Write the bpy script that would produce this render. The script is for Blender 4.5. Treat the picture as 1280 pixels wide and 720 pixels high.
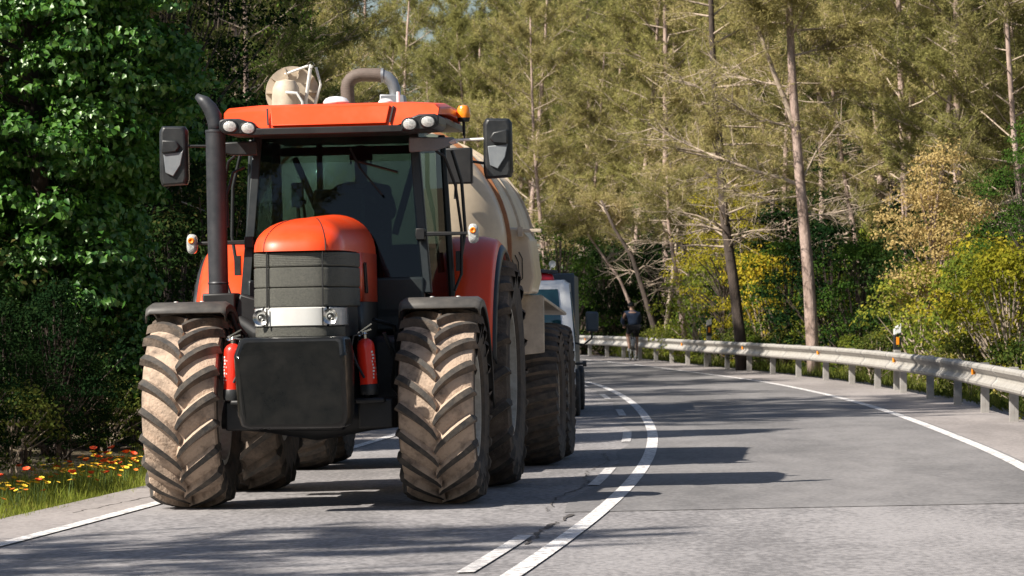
import bpy, bmesh, math, random
import numpy as np
from mathutils import Vector, Matrix, Euler, Quaternion
R = math.radians
PI = math.pi
for o in list(bpy.data.objects): bpy.data.objects.remove(o)
SC = bpy.context.scene
COL = SC.collection
# ------------------------------------------------------------------ camera, world, sun, exposure
cam_d = bpy.data.cameras.new('camera'); cam = bpy.data.objects.new('camera', cam_d); COL.objects.link(cam)
cam.location = (0, 0, 1.46); cam.rotation_euler = (R(90), 0, 0)
cam_d.lens = 139.2; cam_d.sensor_width = 36; cam_d.shift_y = 31/1280
cam_d.clip_start = .5; cam_d.clip_end = 6000
cam_d.dof.use_dof = True; cam_d.dof.focus_distance = 30.5; cam_d.dof.aperture_fstop = 11
SC.camera = cam
SUNV = Vector((-.92, -.55, 1.0)).normalized()
w = bpy.data.worlds.new('World'); SC.world = w; w.use_nodes = True
nt = w.node_tree; bg = nt.nodes['Background']
sky = nt.nodes.new('ShaderNodeTexSky'); sky.sky_type = 'NISHITA'; sky.sun_disc = False
sky.sun_elevation = math.asin(SUNV.z); sky.sun_rotation = math.atan2(SUNV.x, SUNV.y) % (2*PI)
sky.air_density = 1.0; sky.dust_density = 1.5
nt.links.new(sky.outputs[0], bg.inputs[0]); bg.inputs[1].default_value = .06
sd = bpy.data.lights.new('sun', 'SUN'); sun = bpy.data.objects.new('sun', sd); COL.objects.link(sun)
sd.energy = 5.0; sd.angle = R(.53); sd.color = (1.0, .925, .82)
sun.location = (-30, -30, 40)
sun.rotation_euler = (-SUNV).to_track_quat('-Z', 'Y').to_euler()
SC.view_settings.view_transform = 'Standard'; SC.view_settings.look = 'None'
SC.view_settings.gamma = 1; SC.view_settings.exposure = .78
SC.render.engine = 'CYCLES'
SC.cycles.max_bounces = 6; SC.cycles.transparent_max_bounces = 12
SC.cycles.diffuse_bounces = 3; SC.cycles.glossy_bounces = 3

rng = np.random.default_rng(7)
random.seed(11)
# ------------------------------------------------------------------ materials
def newmat(name):
    m = bpy.data.materials.new(name); m.use_nodes = True
    return m, m.node_tree, m.node_tree.nodes['Principled BSDF']
def rgba(c): return (c[0], c[1], c[2], 1)
def M(name, c1, c2=None, rough=.5, metal=0, scale=6, bump=0, bscale=40, coat=0, detail=6, lo=.35, hi=.65, spec=.5, stretch=None, emit=None):
    m, t, b = newmat(name)
    b.inputs['Roughness'].default_value = rough; b.inputs['Metallic'].default_value = metal
    b.inputs['Coat Weight'].default_value = coat; b.inputs['Coat Roughness'].default_value = .06
    b.inputs['Specular IOR Level'].default_value = spec
    tc = t.nodes.new('ShaderNodeTexCoord'); src = tc.outputs['Object']
    if stretch:
        mp = t.nodes.new('ShaderNodeMapping'); mp.inputs['Scale'].default_value = stretch
        t.links.new(src, mp.inputs[0]); src = mp.outputs[0]
    if c2 is None: b.inputs['Base Color'].default_value = rgba(c1)
    else:
        n = t.nodes.new('ShaderNodeTexNoise'); n.inputs['Scale'].default_value = scale; n.inputs['Detail'].default_value = detail
        n.inputs['Roughness'].default_value = .65
        r = t.nodes.new('ShaderNodeValToRGB')
        r.color_ramp.elements[0].position = lo; r.color_ramp.elements[0].color = rgba(c1)
        r.color_ramp.elements[1].position = hi; r.color_ramp.elements[1].color = rgba(c2)
        t.links.new(src, n.inputs['Vector']); t.links.new(n.outputs['Fac'], r.inputs[0]); t.links.new(r.outputs[0], b.inputs['Base Color'])
        rr = t.nodes.new('ShaderNodeMapRange'); rr.inputs[3].default_value = max(.02, rough-.08); rr.inputs[4].default_value = min(1, rough+.12)
        t.links.new(n.outputs['Fac'], rr.inputs[0]); t.links.new(rr.outputs[0], b.inputs['Roughness'])
    if bump:
        n2 = t.nodes.new('ShaderNodeTexNoise'); n2.inputs['Scale'].default_value = bscale; n2.inputs['Detail'].default_value = 5
        bp = t.nodes.new('ShaderNodeBump'); bp.inputs['Strength'].default_value = bump; bp.inputs['Distance'].default_value = .02
        t.links.new(src, n2.inputs['Vector']); t.links.new(n2.outputs['Fac'], bp.inputs['Height']); t.links.new(bp.outputs[0], b.inputs['Normal'])
    if emit: b.inputs['Emission Color'].default_value = rgba(emit[0]); b.inputs['Emission Strength'].default_value = emit[1]
    return m
def LEAF(name, c1, c2, c3=None, trans=.3, gloss=.0, rough=.4):
    m = bpy.data.materials.new(name); m.use_nodes = True; t = m.node_tree; t.nodes.clear()
    out = t.nodes.new('ShaderNodeOutputMaterial')
    g = t.nodes.new('ShaderNodeNewGeometry'); oi = t.nodes.new('ShaderNodeObjectInfo')
    tc = t.nodes.new('ShaderNodeTexCoord'); n = t.nodes.new('ShaderNodeTexNoise'); n.inputs['Scale'].default_value = .9; n.inputs['Detail'].default_value = 3
    t.links.new(tc.outputs['Object'], n.inputs['Vector'])
    a = t.nodes.new('ShaderNodeMath'); a.operation = 'MULTIPLY_ADD'; a.inputs[1].default_value = .45
    t.links.new(g.outputs['Random Per Island'], a.inputs[0])
    a2 = t.nodes.new('ShaderNodeMath'); a2.operation = 'MULTIPLY_ADD'; a2.inputs[1].default_value = .62; a2.inputs[2].default_value = -.26
    t.links.new(oi.outputs['Random'], a2.inputs[0]); 
    a3 = t.nodes.new('ShaderNodeMath'); a3.operation = 'MULTIPLY_ADD'; a3.inputs[1].default_value = .45
    t.links.new(n.outputs['Fac'], a3.inputs[0]); t.links.new(a2.outputs[0], a3.inputs[2]); t.links.new(a3.outputs[0], a.inputs[2])
    r = t.nodes.new('ShaderNodeValToRGB'); r.color_ramp.elements[0].position = .15; r.color_ramp.elements[0].color = rgba(c1)
    r.color_ramp.elements[1].position = .8; r.color_ramp.elements[1].color = rgba(c2)
    if c3:
        e = r.color_ramp.elements.new(.93); e.color = rgba(c3)
    t.links.new(a.outputs[0], r.inputs[0])
    d = t.nodes.new('ShaderNodeBsdfDiffuse'); tr = t.nodes.new('ShaderNodeBsdfTranslucent'); mx = t.nodes.new('ShaderNodeMixShader'); mx.inputs[0].default_value = trans
    t.links.new(r.outputs[0], d.inputs[0]); t.links.new(r.outputs[0], tr.inputs[0]); t.links.new(d.outputs[0], mx.inputs[1]); t.links.new(tr.outputs[0], mx.inputs[2])
    last = mx
    if gloss:
        gl = t.nodes.new('ShaderNodeBsdfGlossy'); gl.inputs['Roughness'].default_value = rough; gl.inputs[0].default_value = (.9, .95, .85, 1)
        m2 = t.nodes.new('ShaderNodeMixShader'); m2.inputs[0].default_value = gloss
        t.links.new(mx.outputs[0], m2.inputs[1]); t.links.new(gl.outputs[0], m2.inputs[2]); last = m2
    t.links.new(last.outputs[0], out.inputs[0])
    return m
def GLASS(name, tint, refl=.10, rough=.0):
    m = bpy.data.materials.new(name); m.use_nodes = True; t = m.node_tree; t.nodes.clear()
    out = t.nodes.new('ShaderNodeOutputMaterial'); tr = t.nodes.new('ShaderNodeBsdfTransparent'); tr.inputs[0].default_value = rgba(tint)
    gl = t.nodes.new('ShaderNodeBsdfGlossy'); gl.inputs['Roughness'].default_value = rough
    lw = t.nodes.new('ShaderNodeLayerWeight'); lw.inputs[0].default_value = .25
    ma = t.nodes.new('ShaderNodeMath'); ma.operation = 'MULTIPLY_ADD'; ma.inputs[1].default_value = .6; ma.inputs[2].default_value = refl
    mx = t.nodes.new('ShaderNodeMixShader')
    t.links.new(lw.outputs['Fresnel'], ma.inputs[0]); t.links.new(ma.outputs[0], mx.inputs[0])
    t.links.new(tr.outputs[0], mx.inputs[1]); t.links.new(gl.outputs[0], mx.inputs[2]); t.links.new(mx.outputs[0], out.inputs[0])
    return m

m_red = M('red_paint', (.86, .062, .003), (.76, .10, .03), rough=.38, coat=.2, scale=2.2, detail=9, lo=.48, hi=.85)
m_blk = M('black_plastic', (.014, .016, .018), (.028, .03, .031), rough=.4, scale=9, bump=.08, bscale=200)
m_blkm = M('black_metal', (.006, .007, .008), (.016, .016, .016), rough=.5, scale=5)
m_stack = M('stack_metal', (.03, .034, .04), (.05, .052, .058), rough=.45, scale=8, metal=.2)
m_grille = M('grille_mesh', (.075, .076, .066), (.12, .12, .10), rough=.6, scale=60, bump=.6, bscale=260)
m_greyp = M('grey_plastic', (.17, .19, .21), (.23, .25, .26), rough=.45, scale=8)
m_sil = M('silver_trim', (.72, .72, .69), (.80, .80, .77), rough=.28, metal=.1, scale=5, coat=.5)
m_chrome = M('bright_metal', (.6, .6, .58), rough=.2, metal=1)
m_rubber = M('tyre_rubber', (.022, .022, .022), (.085, .07, .056), rough=.75, scale=16, bump=.2, bscale=70)
m_dust_shade = M('tyre_dust_shaded', (.17, .13, .10), (.06, .05, .042), rough=.9, scale=7, bump=.5, bscale=45)  # tyre dust with shade painted in: lug undersides and rear tyres
m_dust = M('tyre_dusty', (.46, .35, .265), (.085, .066, .053), rough=.9, scale=7, bump=.5, bscale=45, lo=.46, hi=.72)
m_side = M('tyre_side', (.10, .075, .055), (.045, .04, .036), rough=.85, scale=10, bump=.2, bscale=50)
m_rim = M('rim_paint', (.55, .53, .48), (.36, .33, .28), rough=.5, scale=12)
m_glass = GLASS('cab_glass', (.25, .33, .32), .02, .0)
m_tglass = GLASS('truck_glass', (.22, .40, .42), .10)
m_lens = M('lamp_lens', (.60, .61, .59), (.30, .31, .30), rough=.12, scale=50, coat=1, bump=.3, bscale=90)
m_amber = M('amber_lens', (.95, .22, .01), (1.0, .32, .02), rough=.2, coat=1, scale=30)
m_refl = M('amber_reflector', (.95, .33, .02), rough=.3)
m_tank = M('cream_paint', (.72, .60, .44), (.56, .46, .33), rough=.38, scale=2.5, detail=8, coat=.15)
m_tankd = M('cream_weathered', (.62, .53, .41), (.42, .35, .27), rough=.55, scale=7)
m_band = M('brown_band', (.36, .15, .06), (.28, .12, .055), rough=.5, scale=10)
m_hose = M('rubber_hose', (.16, .12, .10), (.11, .085, .07), rough=.7, scale=20, stretch=(1, 1, 6))
m_white = M('white_paint', (.84, .85, .85), (.78, .79, .79), rough=.3, coat=.5, scale=4)
m_greym = M('grey_metal', (.34, .36, .38), (.26, .27, .29), rough=.4, metal=.6, scale=8)
m_blued = M('dark_blue_box', (.03, .05, .07), (.05, .07, .09), rough=.5, scale=4)
m_navy = M('navy_cloth', (.02, .035, .07), (.03, .05, .09), rough=.9, scale=30)
m_black = M('black_cloth', (.012, .012, .014), (.02, .02, .022), rough=.9, scale=30)
m_skin = M('skin', (.48, .29, .21), (.42, .25, .18), rough=.55, scale=20)
m_hair = M('hair', (.03, .02, .015), rough=.8)
m_extr = M('extinguisher_red', (.80, .03, .012), rough=.3, coat=.6)
m_label = M('paper_label', (.75, .75, .72), rough=.6)
m_galv = M('galvanised_steel', (.50, .48, .44), (.38, .36, .33), rough=.55, metal=.25, scale=4, stretch=(1, 1, 3), bump=.05, bscale=30)
m_post = M('post_steel', (.42, .41, .39), (.30, .28, .26), rough=.6, metal=.2, scale=6)
m_redtail = M('red_plastic', (.6, .01, .02), rough=.3, coat=.5)
m_bark = M('pine_bark', (.55, .42, .36), (.22, .155, .125), rough=.95, scale=5, bump=1.0, bscale=16, stretch=(1, 1, .35))
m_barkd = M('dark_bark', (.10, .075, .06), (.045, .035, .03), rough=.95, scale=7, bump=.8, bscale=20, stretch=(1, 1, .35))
m_twig = M('dry_twig', (.50, .41, .32), (.30, .235, .18), rough=.95, scale=9)
l_pine = LEAF('pine_needles', (.14, .15, .048), (.41, .385, .14), (.48, .40, .19), trans=.35)
l_pinet = LEAF('pine_needles_tan', (.17, .165, .06), (.42, .37, .15), (.5, .40, .22), trans=.35)
l_pined = LEAF('pine_needles_dark', (.07, .10, .028), (.21, .225, .07), (.30, .24, .11), trans=.3)
l_ivy = LEAF('ivy_leaves', (.026, .10, .014), (.13, .28, .035), (.34, .42, .08), trans=.25, gloss=.05, rough=.4)
l_green = LEAF('broad_leaves', (.025, .07, .014), (.10, .17, .03), (.2, .25, .05), trans=.3)
l_dark = LEAF('dark_shaded_leaves', (.008, .022, .008), (.026, .05, .014), (.10, .09, .03), trans=.2)  # leaf colour lowered to stand in for shade in the left hedge
l_yel = LEAF('yellow_leaves', (.20, .21, .02), (.50, .42, .045), (.62, .42, .05), trans=.4)
l_yg = LEAF('yellowgreen_leaves', (.08, .13, .02), (.26, .29, .045), (.45, .40, .06), trans=.4)
l_tan = LEAF('tan_blossom', (.42, .31, .12), (.66, .52, .25), (.72, .40, .10), trans=.35)
l_grass = LEAF('grass_blades', (.09, .15, .02), (.30, .33, .06), (.50, .42, .14), trans=.35)
l_under = LEAF('undergrowth', (.05, .085, .018), (.19, .20, .045), (.36, .30, .09), trans=.35)

# ------------------------------------------------------------------ mesh helpers
class MB:
    def __init__(s): s.v = []; s.f = []; s.m = []; s.sm = []
    def add(s, vs, fs, mi=0, sm=True):
        b = len(s.v); s.v += [tuple(v) for v in vs]
        for f in fs: s.f.append([i+b for i in f]); s.m.append(mi); s.sm.append(sm)
        return s
    def box(s, c, d, mi=0, rot=None):
        c = Vector(c); q = Euler(rot).to_matrix() if rot else Matrix.Identity(3)
        vs = [c + q @ Vector((x*d[0]/2, y*d[1]/2, z*d[2]/2)) for x in (-1, 1) for y in (-1, 1) for z in (-1, 1)]
        return s.add(vs, [(0, 1, 3, 2), (4, 6, 7, 5), (0, 4, 5, 1), (2, 3, 7, 6), (0, 2, 6, 4), (1, 5, 7, 3)], mi)
    def hexa(s, p, mi=0):   # p: 8 points, bottom ring of 4 then top ring of 4
        return s.add(p, [(3, 2, 1, 0), (4, 5, 6, 7), (0, 1, 5, 4), (1, 2, 6, 5), (2, 3, 7, 6), (3, 0, 4, 7)], mi)
    def tube(s, pts, rad, n=10, mi=0, cap=True, flat=None):
        pts = [Vector(p) for p in pts]
        if not hasattr(rad, '__len__'): rad = [rad]*len(pts)
        vs = []; up = Vector((0, 0, 1)); px = None
        for i, p in enumerate(pts):
            d = (pts[min(i+1, len(pts)-1)] - pts[max(i-1, 0)])
            if d.length < 1e-9: d = Vector((0, 0, 1))
            d.normalize()
            if px is None:
                px = d.cross(up if abs(d.z) < .95 else Vector((0, 1, 0))).normalized()
            else:
                px = (px - d*px.dot(d)); px = px.normalized() if px.length > 1e-6 else d.orthogonal().normalized()
            py = d.cross(px)
            for k in range(n):
                a = 2*PI*k/n; vs.append(p + (px*math.cos(a) + py*math.sin(a))*rad[i])
        fs = [(i*n+k, i*n+(k+1) % n, (i+1)*n+(k+1) % n, (i+1)*n+k) for i in range(len(pts)-1) for k in range(n)]
        if cap: fs += [tuple(range(n))[::-1], tuple((len(pts)-1)*n+k for k in range(n))]
        return s.add(vs, fs, mi)
    def lathe(s, prof, c=(0, 0, 0), axis='z', n=32, mi=0, a0=0, a1=2*PI, mis=None):
        c = Vector(c); full = abs(a1-a0-2*PI) < 1e-6; k_ = n if full else n+1
        vs = []
        for h, r in prof:
            for k in range(k_):
                a = a0+(a1-a0)*k/n; x, y = r*math.cos(a), r*math.sin(a)
                vs.append(c + Vector({'z': (x, y, h), 'x': (h, x, y), 'y': (x, h, y)}[axis]))
        m = len(prof)
        for i in range(m-1):
            fs = []
            for k in range(n):
                k2 = (k+1) % k_
                fs.append((i*k_+k, i*k_+k2, (i+1)*k_+k2, (i+1)*k_+k))
            b = len(s.v) if i == 0 else b0
            b0 = b
            if i == 0: s.v += [tuple(v) for v in vs]
            for f in fs: s.f.append([q+b for q in f]); s.m.append(mis[i] if mis else mi); s.sm.append(True)
        return s
    def prism(s, poly, a, b, axis='y', mi=0):   # poly in the plane normal to axis
        n = len(poly)
        def P(u, v, w): return {'y': (u, w, v), 'x': (w, u, v), 'z': (u, v, w)}[axis]
        vs = [P(u, v, a) for u, v in poly] + [P(u, v, b) for u, v in poly]
        return s.add(vs, [tuple(range(n)), tuple(range(2*n-1, n-1, -1))] + [(i, n+i, n+(i+1) % n, (i+1) % n) for i in range(n)], mi)
    def grid(s, rows, mi=0, close=False):
        n = len(rows[0]); vs = [p for r in rows for p in r]
        m = n if close else n-1
        return s.add(vs, [(i*n+k, i*n+(k+1) % n, (i+1)*n+(k+1) % n, (i+1)*n+k) for i in range(len(rows)-1) for k in range(m)], mi)
    def build(s, name, mats, parent=None, bevel=0, ang=35, loc=None, solid=0, seg=2):
        me = bpy.data.meshes.new(name); me.from_pydata([tuple(v) for v in s.v], [], s.f)
        if not isinstance(mats, (list, tuple)): mats = [mats]
        for m in mats: me.materials.append(m)
        me.polygons.foreach_set('material_index', s.m)
        me.polygons.foreach_set('use_smooth', [True]*len(s.f))
        bm = bmesh.new(); bm.from_mesh(me); bmesh.ops.recalc_face_normals(bm, faces=bm.faces); bm.to_mesh(me); bm.free()
        me.update()
        me.set_sharp_from_angle(angle=R(ang))
        o = bpy.data.objects.new(name, me); COL.objects.link(o)
        if parent: o.parent = parent
        if loc: o.location = loc
        if solid:
            md = o.modifiers.new('solid', 'SOLIDIFY'); md.thickness = solid; md.offset = 0
        if bevel:
            md = o.modifiers.new('bevel', 'BEVEL'); md.width = bevel; md.segments = seg; md.limit_method = 'ANGLE'; md.angle_limit = R(30)
        return o
def npmesh(name, V, T, mats, parent=None, mi=None, loc=None):
    me = bpy.data.meshes.new(name); V = np.asarray(V, dtype=np.float32); T = np.asarray(T, dtype=np.int32)
    k = T.shape[1]
    me.vertices.add(len(V)); me.vertices.foreach_set('co', V.ravel())
    me.loops.add(T.size); me.loops.foreach_set('vertex_index', T.ravel())
    me.polygons.add(len(T)); me.polygons.foreach_set('loop_start', np.arange(0, T.size, k, dtype=np.int32))
    if not isinstance(mats, (list, tuple)): mats = [mats]
    for m in mats: me.materials.append(m)
    if mi is not None: me.polygons.foreach_set('material_index', np.asarray(mi, dtype=np.int32))
    me.update(calc_edges=True); me.validate()
    o = bpy.data.objects.new(name, me); COL.objects.link(o)
    if parent: o.parent = parent
    if loc: o.location = loc
    return o
def tag(o, label=None, cat=None, group=None, kind=None):
    if label: o['label'] = label
    if cat: o['category'] = cat
    if group: o['group'] = group
    if kind: o['kind'] = kind
    return o
def thing(name, label, cat, loc=(0, 0, 0), rot=(0, 0, 0), group=None):
    o = bpy.data.objects.new(name, None); COL.objects.link(o); o.location = loc; o.rotation_euler = rot
    o.empty_display_size = .3
    return tag(o, label, cat, group)
def kids(o): return [c for c in KIDS() if c.parent == o]
def KIDS(): return list(bpy.data.objects)
def copy_tree(o, loc=None, rot=None, scale=None, label=None, parent=None, group=None, _all=None):
    if _all is None:
        _all = {}
        for q in bpy.data.objects:
            if q.parent: _all.setdefault(q.parent.name, []).append(q)
    c = o.copy(); COL.objects.link(c)
    if parent: c.parent = parent
    for ch in _all.get(o.name, []): copy_tree(ch, parent=c, _all=_all)
    if loc is not None: c.location = loc
    if rot is not None: c.rotation_euler = rot
    if scale is not None: c.scale = scale
    if label: c['label'] = label
    if group: c['group'] = group
    return c

# ------------------------------------------------------------------ road lay-out (metres; y runs along the view)
def spline(pts):
    ys = np.array([p[0] for p in pts], float); xs = np.array([p[1] for p in pts], float)
    m = np.gradient(xs, ys)
    def f(y):
        y = float(y)
        if y <= ys[0]: return xs[0] + m[0]*(y-ys[0])
        if y >= ys[-1]: return xs[-1] + m[-1]*(y-ys[-1])
        i = int(np.searchsorted(ys, y)-1); i = max(0, min(i, len(ys)-2))
        h = ys[i+1]-ys[i]; t = (y-ys[i])/h
        return ((2*t**3-3*t**2+1)*xs[i] + (t**3-2*t**2+t)*h*m[i] + (-2*t**3+3*t**2)*xs[i+1] + (t**3-t**2)*h*m[i+1])
    return f
centre = spline([(-20, -7.5), (0, -3.1), (12, -1.1), (21.5, 0), (23.9, .24), (27.6, .58), (32.3, .95), (37.6, 1.28), (43.9, 1.56), (53, 1.78), (63.3, 1.85), (71, 1.78), (78, 1.60), (89, .85), (102, .1), (115, -1.05), (128, -2.5), (145, -5.2), (165, -9), (200, -17.5), (240, -30)])
redge = spline([(-20, -4.1), (0, .4), (12, 2.4), (21.5, 3.45), (27.6, 4.0), (34.7, 4.45), (44.4, 4.82), (56, 5.08), (65, 5.08), (77, 4.8), (89, 4.12), (102, 3.35), (115, 2.3), (128, .85), (145, -1.8), (165, -5.6), (200, -14), (240, -26.5)])
rail = spline([(-20, -2.7), (0, 1.7), (12, 3.7), (21.5, 4.6), (30, 5.1), (40, 5.6), (47.4, 5.92), (56.6, 6.2), (64, 6.24), (70, 6.18), (76, 6.0), (84, 5.55), (92, 5.05), (100, 4.5), (109, 3.95), (119, 3.15), (128, 2.2), (145, -.4), (165, -4.2), (200, -12.6), (240, -25)])
ledge = spline([(-20, -11.2), (0, -7.0), (12, -4.9), (21.5, -3.75), (25.5, -3.29), (30.5, -2.79), (44, -1.64), (48, -1.34), (56, -1.15), (64, -1.15), (78, -1.5), (89, -2.3), (102, -3.2), (115, -4.4), (128, -5.9), (145, -8.6), (165, -12.5), (200, -21), (240, -33.5)])
def verge(y): return ledge(y) - .62 - .012*max(0, 40-y)
def plane(x): return .02*(min(max(x, -9), 9)+1.45)
def sstep(t): t = min(1, max(0, t)); return t*t*(3-2*t)
def gz(x, y):
    z = plane(x)
    dr = x - rail(y) - .4; dl = verge(y) - x - .1
    if dr > 0:
        z -= .45*sstep((dr-.2)/2.0); z += 9*sstep((dr-6)/45) + max(0, dr-40)*.12
    if dl > 0:
        z += .15*sstep(dl/1.5) + 3.0*sstep((dl-2)/25)
    return z

def strip(fa, fb, y0, y1, dz, n=1, step=1.0):
    ys = np.arange(y0, y1+1e-6, step); rows = []
    for y in ys:
        a, b = fa(y), fb(y); rows.append([(a+(b-a)*k/n, y, plane(a+(b-a)*k/n)+dz) for k in range(n+1)])
    return MB().grid(rows)
def road_mat(name, base, c_hi, rough, stones):
    m, t, b = newmat(name); b.inputs['Roughness'].default_value = rough; b.inputs['Specular IOR Level'].default_value = .35
    tc = t.nodes.new('ShaderNodeTexCoord'); P = tc.outputs['Object']
    def noise(sc, det, st=None):
        n = t.nodes.new('ShaderNodeTexNoise'); n.inputs['Scale'].default_value = sc; n.inputs['Detail'].default_value = det
        if st:
            mp = t.nodes.new('ShaderNodeMapping'); mp.inputs['Scale'].default_value = st; t.links.new(P, mp.inputs[0]); t.links.new(mp.outputs[0], n.inputs['Vector'])
        else: t.links.new(P, n.inputs['Vector'])
        return n
    n1 = noise(.35, 5, (1.6, .35, 1)); n2 = noise(24, 4, (1, .45, 1)); n3 = noise(2.2, 6, (1.5, .4, 1))
    v = t.nodes.new('ShaderNodeTexVoronoi'); v.inputs['Scale'].default_value = 42; t.links.new(P, v.inputs['Vector'])
    r = t.nodes.new('ShaderNodeValToRGB'); r.color_ramp.elements[0].position = .3; r.color_ramp.elements[0].color = rgba(base); r.color_ramp.elements[1].position = .72; r.color_ramp.elements[1].color = rgba(c_hi)
    s1 = t.nodes.new('ShaderNodeMath'); s1.operation = 'ADD'
    s2 = t.nodes.new('ShaderNodeMath'); s2.operation = 'MULTIPLY_ADD'; s2.inputs[1].default_value = stones
    s3 = t.nodes.new('ShaderNodeMath'); s3.operation = 'MULTIPLY_ADD'; s3.inputs[1].default_value = .45
    t.links.new(n2.outputs['Fac'], s2.inputs[0]); t.links.new(n3.outputs['Fac'], s3.inputs[0]); t.links.new(n1.outputs['Fac'], s3.inputs[2])
    t.links.new(s3.outputs[0], s2.inputs[2])
    sub = t.nodes.new('ShaderNodeMath'); sub.operation = 'SUBTRACT'; sub.inputs[1].default_value = .225 + stones*.5
    t.links.new(s2.outputs[0], sub.inputs[0]); t.links.new(sub.outputs[0], r.inputs[0])
    t.links.new(r.outputs[0], b.inputs['Base Color'])
    bp = t.nodes.new('ShaderNodeBump'); bp.inputs['Strength'].default_value = .35; bp.inputs['Distance'].default_value = .006
    t.links.new(v.outputs['Distance'], bp.inputs['Height']); t.links.new(bp.outputs[0], b.inputs['Normal'])
    return m
m_road = road_mat('old_asphalt', (.15, .144, .147), (.30, .287, .29), .85, 1.1)
m_patch = road_mat('newer_asphalt', (.13, .126, .127), (.235, .226, .226), .8, .7)
m_shld = road_mat('shoulder_asphalt', (.20, .182, .176), (.33, .302, .292), .9, .8)
def worn(name, c, lo=.36, hi=.50):
    m, t, b = newmat(name); b.inputs['Roughness'].default_value = .7
    tc = t.nodes.new('ShaderNodeTexCoord'); n = t.nodes.new('ShaderNodeTexNoise'); n.inputs['Scale'].default_value = 18; n.inputs['Detail'].default_value = 6
    r = t.nodes.new('ShaderNodeValToRGB'); r.color_ramp.elements[0].position = lo; r.color_ramp.elements[0].color = (.30, .29, .29, 1); r.color_ramp.elements[1].position = hi; r.color_ramp.elements[1].color = rgba(c)
    t.links.new(tc.outputs['Object'], n.inputs['Vector']); t.links.new(n.outputs['Fac'], r.inputs[0]); t.links.new(r.outputs[0], b.inputs['Base Color'])
    return m
m_line = worn('line_paint', (.74, .72, .71), .38, .54); m_dash = worn('worn_line_paint', (.64, .62, .61), .38, .56)
m_soil = M('forest_floor', (.16, .12, .075), (.07, .065, .035), rough=1, scale=1.2, bump=.6, bscale=12)
m_crack = M('crack_dark', (.05, .045, .042), (.09, .08, .075), rough=1, scale=30)

# terrain sheet
def axis(lo, hi, step, far):
    a = list(np.arange(lo, hi+.01, step)); s = step; x = lo
    L = []
    while x > -far: s *= 1.5; x -= s; L.append(x)
    s = step; x = hi; H = []
    while x < far: s *= 1.5; x += s; H.append(x)
    return L[::-1] + a + H
xs = axis(-40, 44, 1.4, 2500); ys = axis(-20, 210, 2.0, 2500)
rows = []
for y in ys:
    row = []
    for x in xs:
        yy = min(max(y, -30), 240); z = gz(x, yy)
        if verge(yy)-1.6 < x < rail(yy)+1.0: z -= .07
        z = min(z, 26)
        row.append((x, y, z))
    rows.append(row)
tag(MB().grid(rows).build('ground', m_soil, ang=180), kind='structure')
tag(strip(lambda y: verge(y), lambda y: redge(y)+.05, -20, 232, 0, 6).build('road', m_road), kind='structure')
tag(strip(lambda y: centre(y)-.30 - .05*math.sin(y*1.3), lambda y: redge(y)+.10, 28.2, 232, .004, 4).build('resurfaced_lane', m_patch), kind='structure')
tag(strip(lambda y: redge(y)+.05, lambda y: rail(y)+.55, -20, 232, .002, 2).build('shoulder_right', m_shld), kind='structure')
tag(strip(lambda y: verge(y)-.02, lambda y: ledge(y)-.06, -20, 232, .005, 2).build('shoulder_left', m_shld), kind='structure')
def pline(name, f, off, wd, y0, y1, mm=None): return tag(strip(lambda y: f(y)+off-wd/2, lambda y: f(y)+off+wd/2, y0, y1, .009, 1, .5 if y1-y0 < 10 else 1).build(name, mm or m_line), kind='structure')
pline('centre_line_marking', centre, 0, .118, -20, 232)
pline('edge_line_right_marking', redge, 0, .12, -20, 232)
pline('edge_line_left_marking', ledge, 0, .12, -20, 232)
y = 11.2
while y < 130:
    pline('dashed_line_marking', centre, -.29, .10, y, y+3.5, m_dash); y += 10.6
# cracks
def crack(pts, wd, name='road_crack'):
    mb = MB(); rr = random.Random(3); rows = []
    for i in range(len(pts)-1):
        a, b = pts[i], pts[i+1]; L = math.dist(a, b); n = max(2, int(L/.12))
        for k in range(n):
            t = k/n; x = a[0]+(b[0]-a[0])*t + rr.uniform(-.03, .03); yv = a[1]+(b[1]-a[1])*t
            w_ = wd*rr.uniform(.15, 1.3)
            rows.append([(x-w_/2, yv, plane(x)+.0065), (x+w_/2, yv, plane(x)+.0065)])
    return tag(mb.grid(rows).build(name, m_crack), kind='structure')
crack([(centre(q)-.22 - .03*math.sin(q*2), q) for q in np.arange(24.4, 28.4, .4)], .035)
crack([(centre(q)-.42 - .05*math.sin(q*1.3), q) for q in np.arange(28.4, 40, .6)], .014)
crack([(verge(q)+.42+.05*math.sin(q), q) for q in np.arange(29.5, 33.5, .4)], .018)

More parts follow.
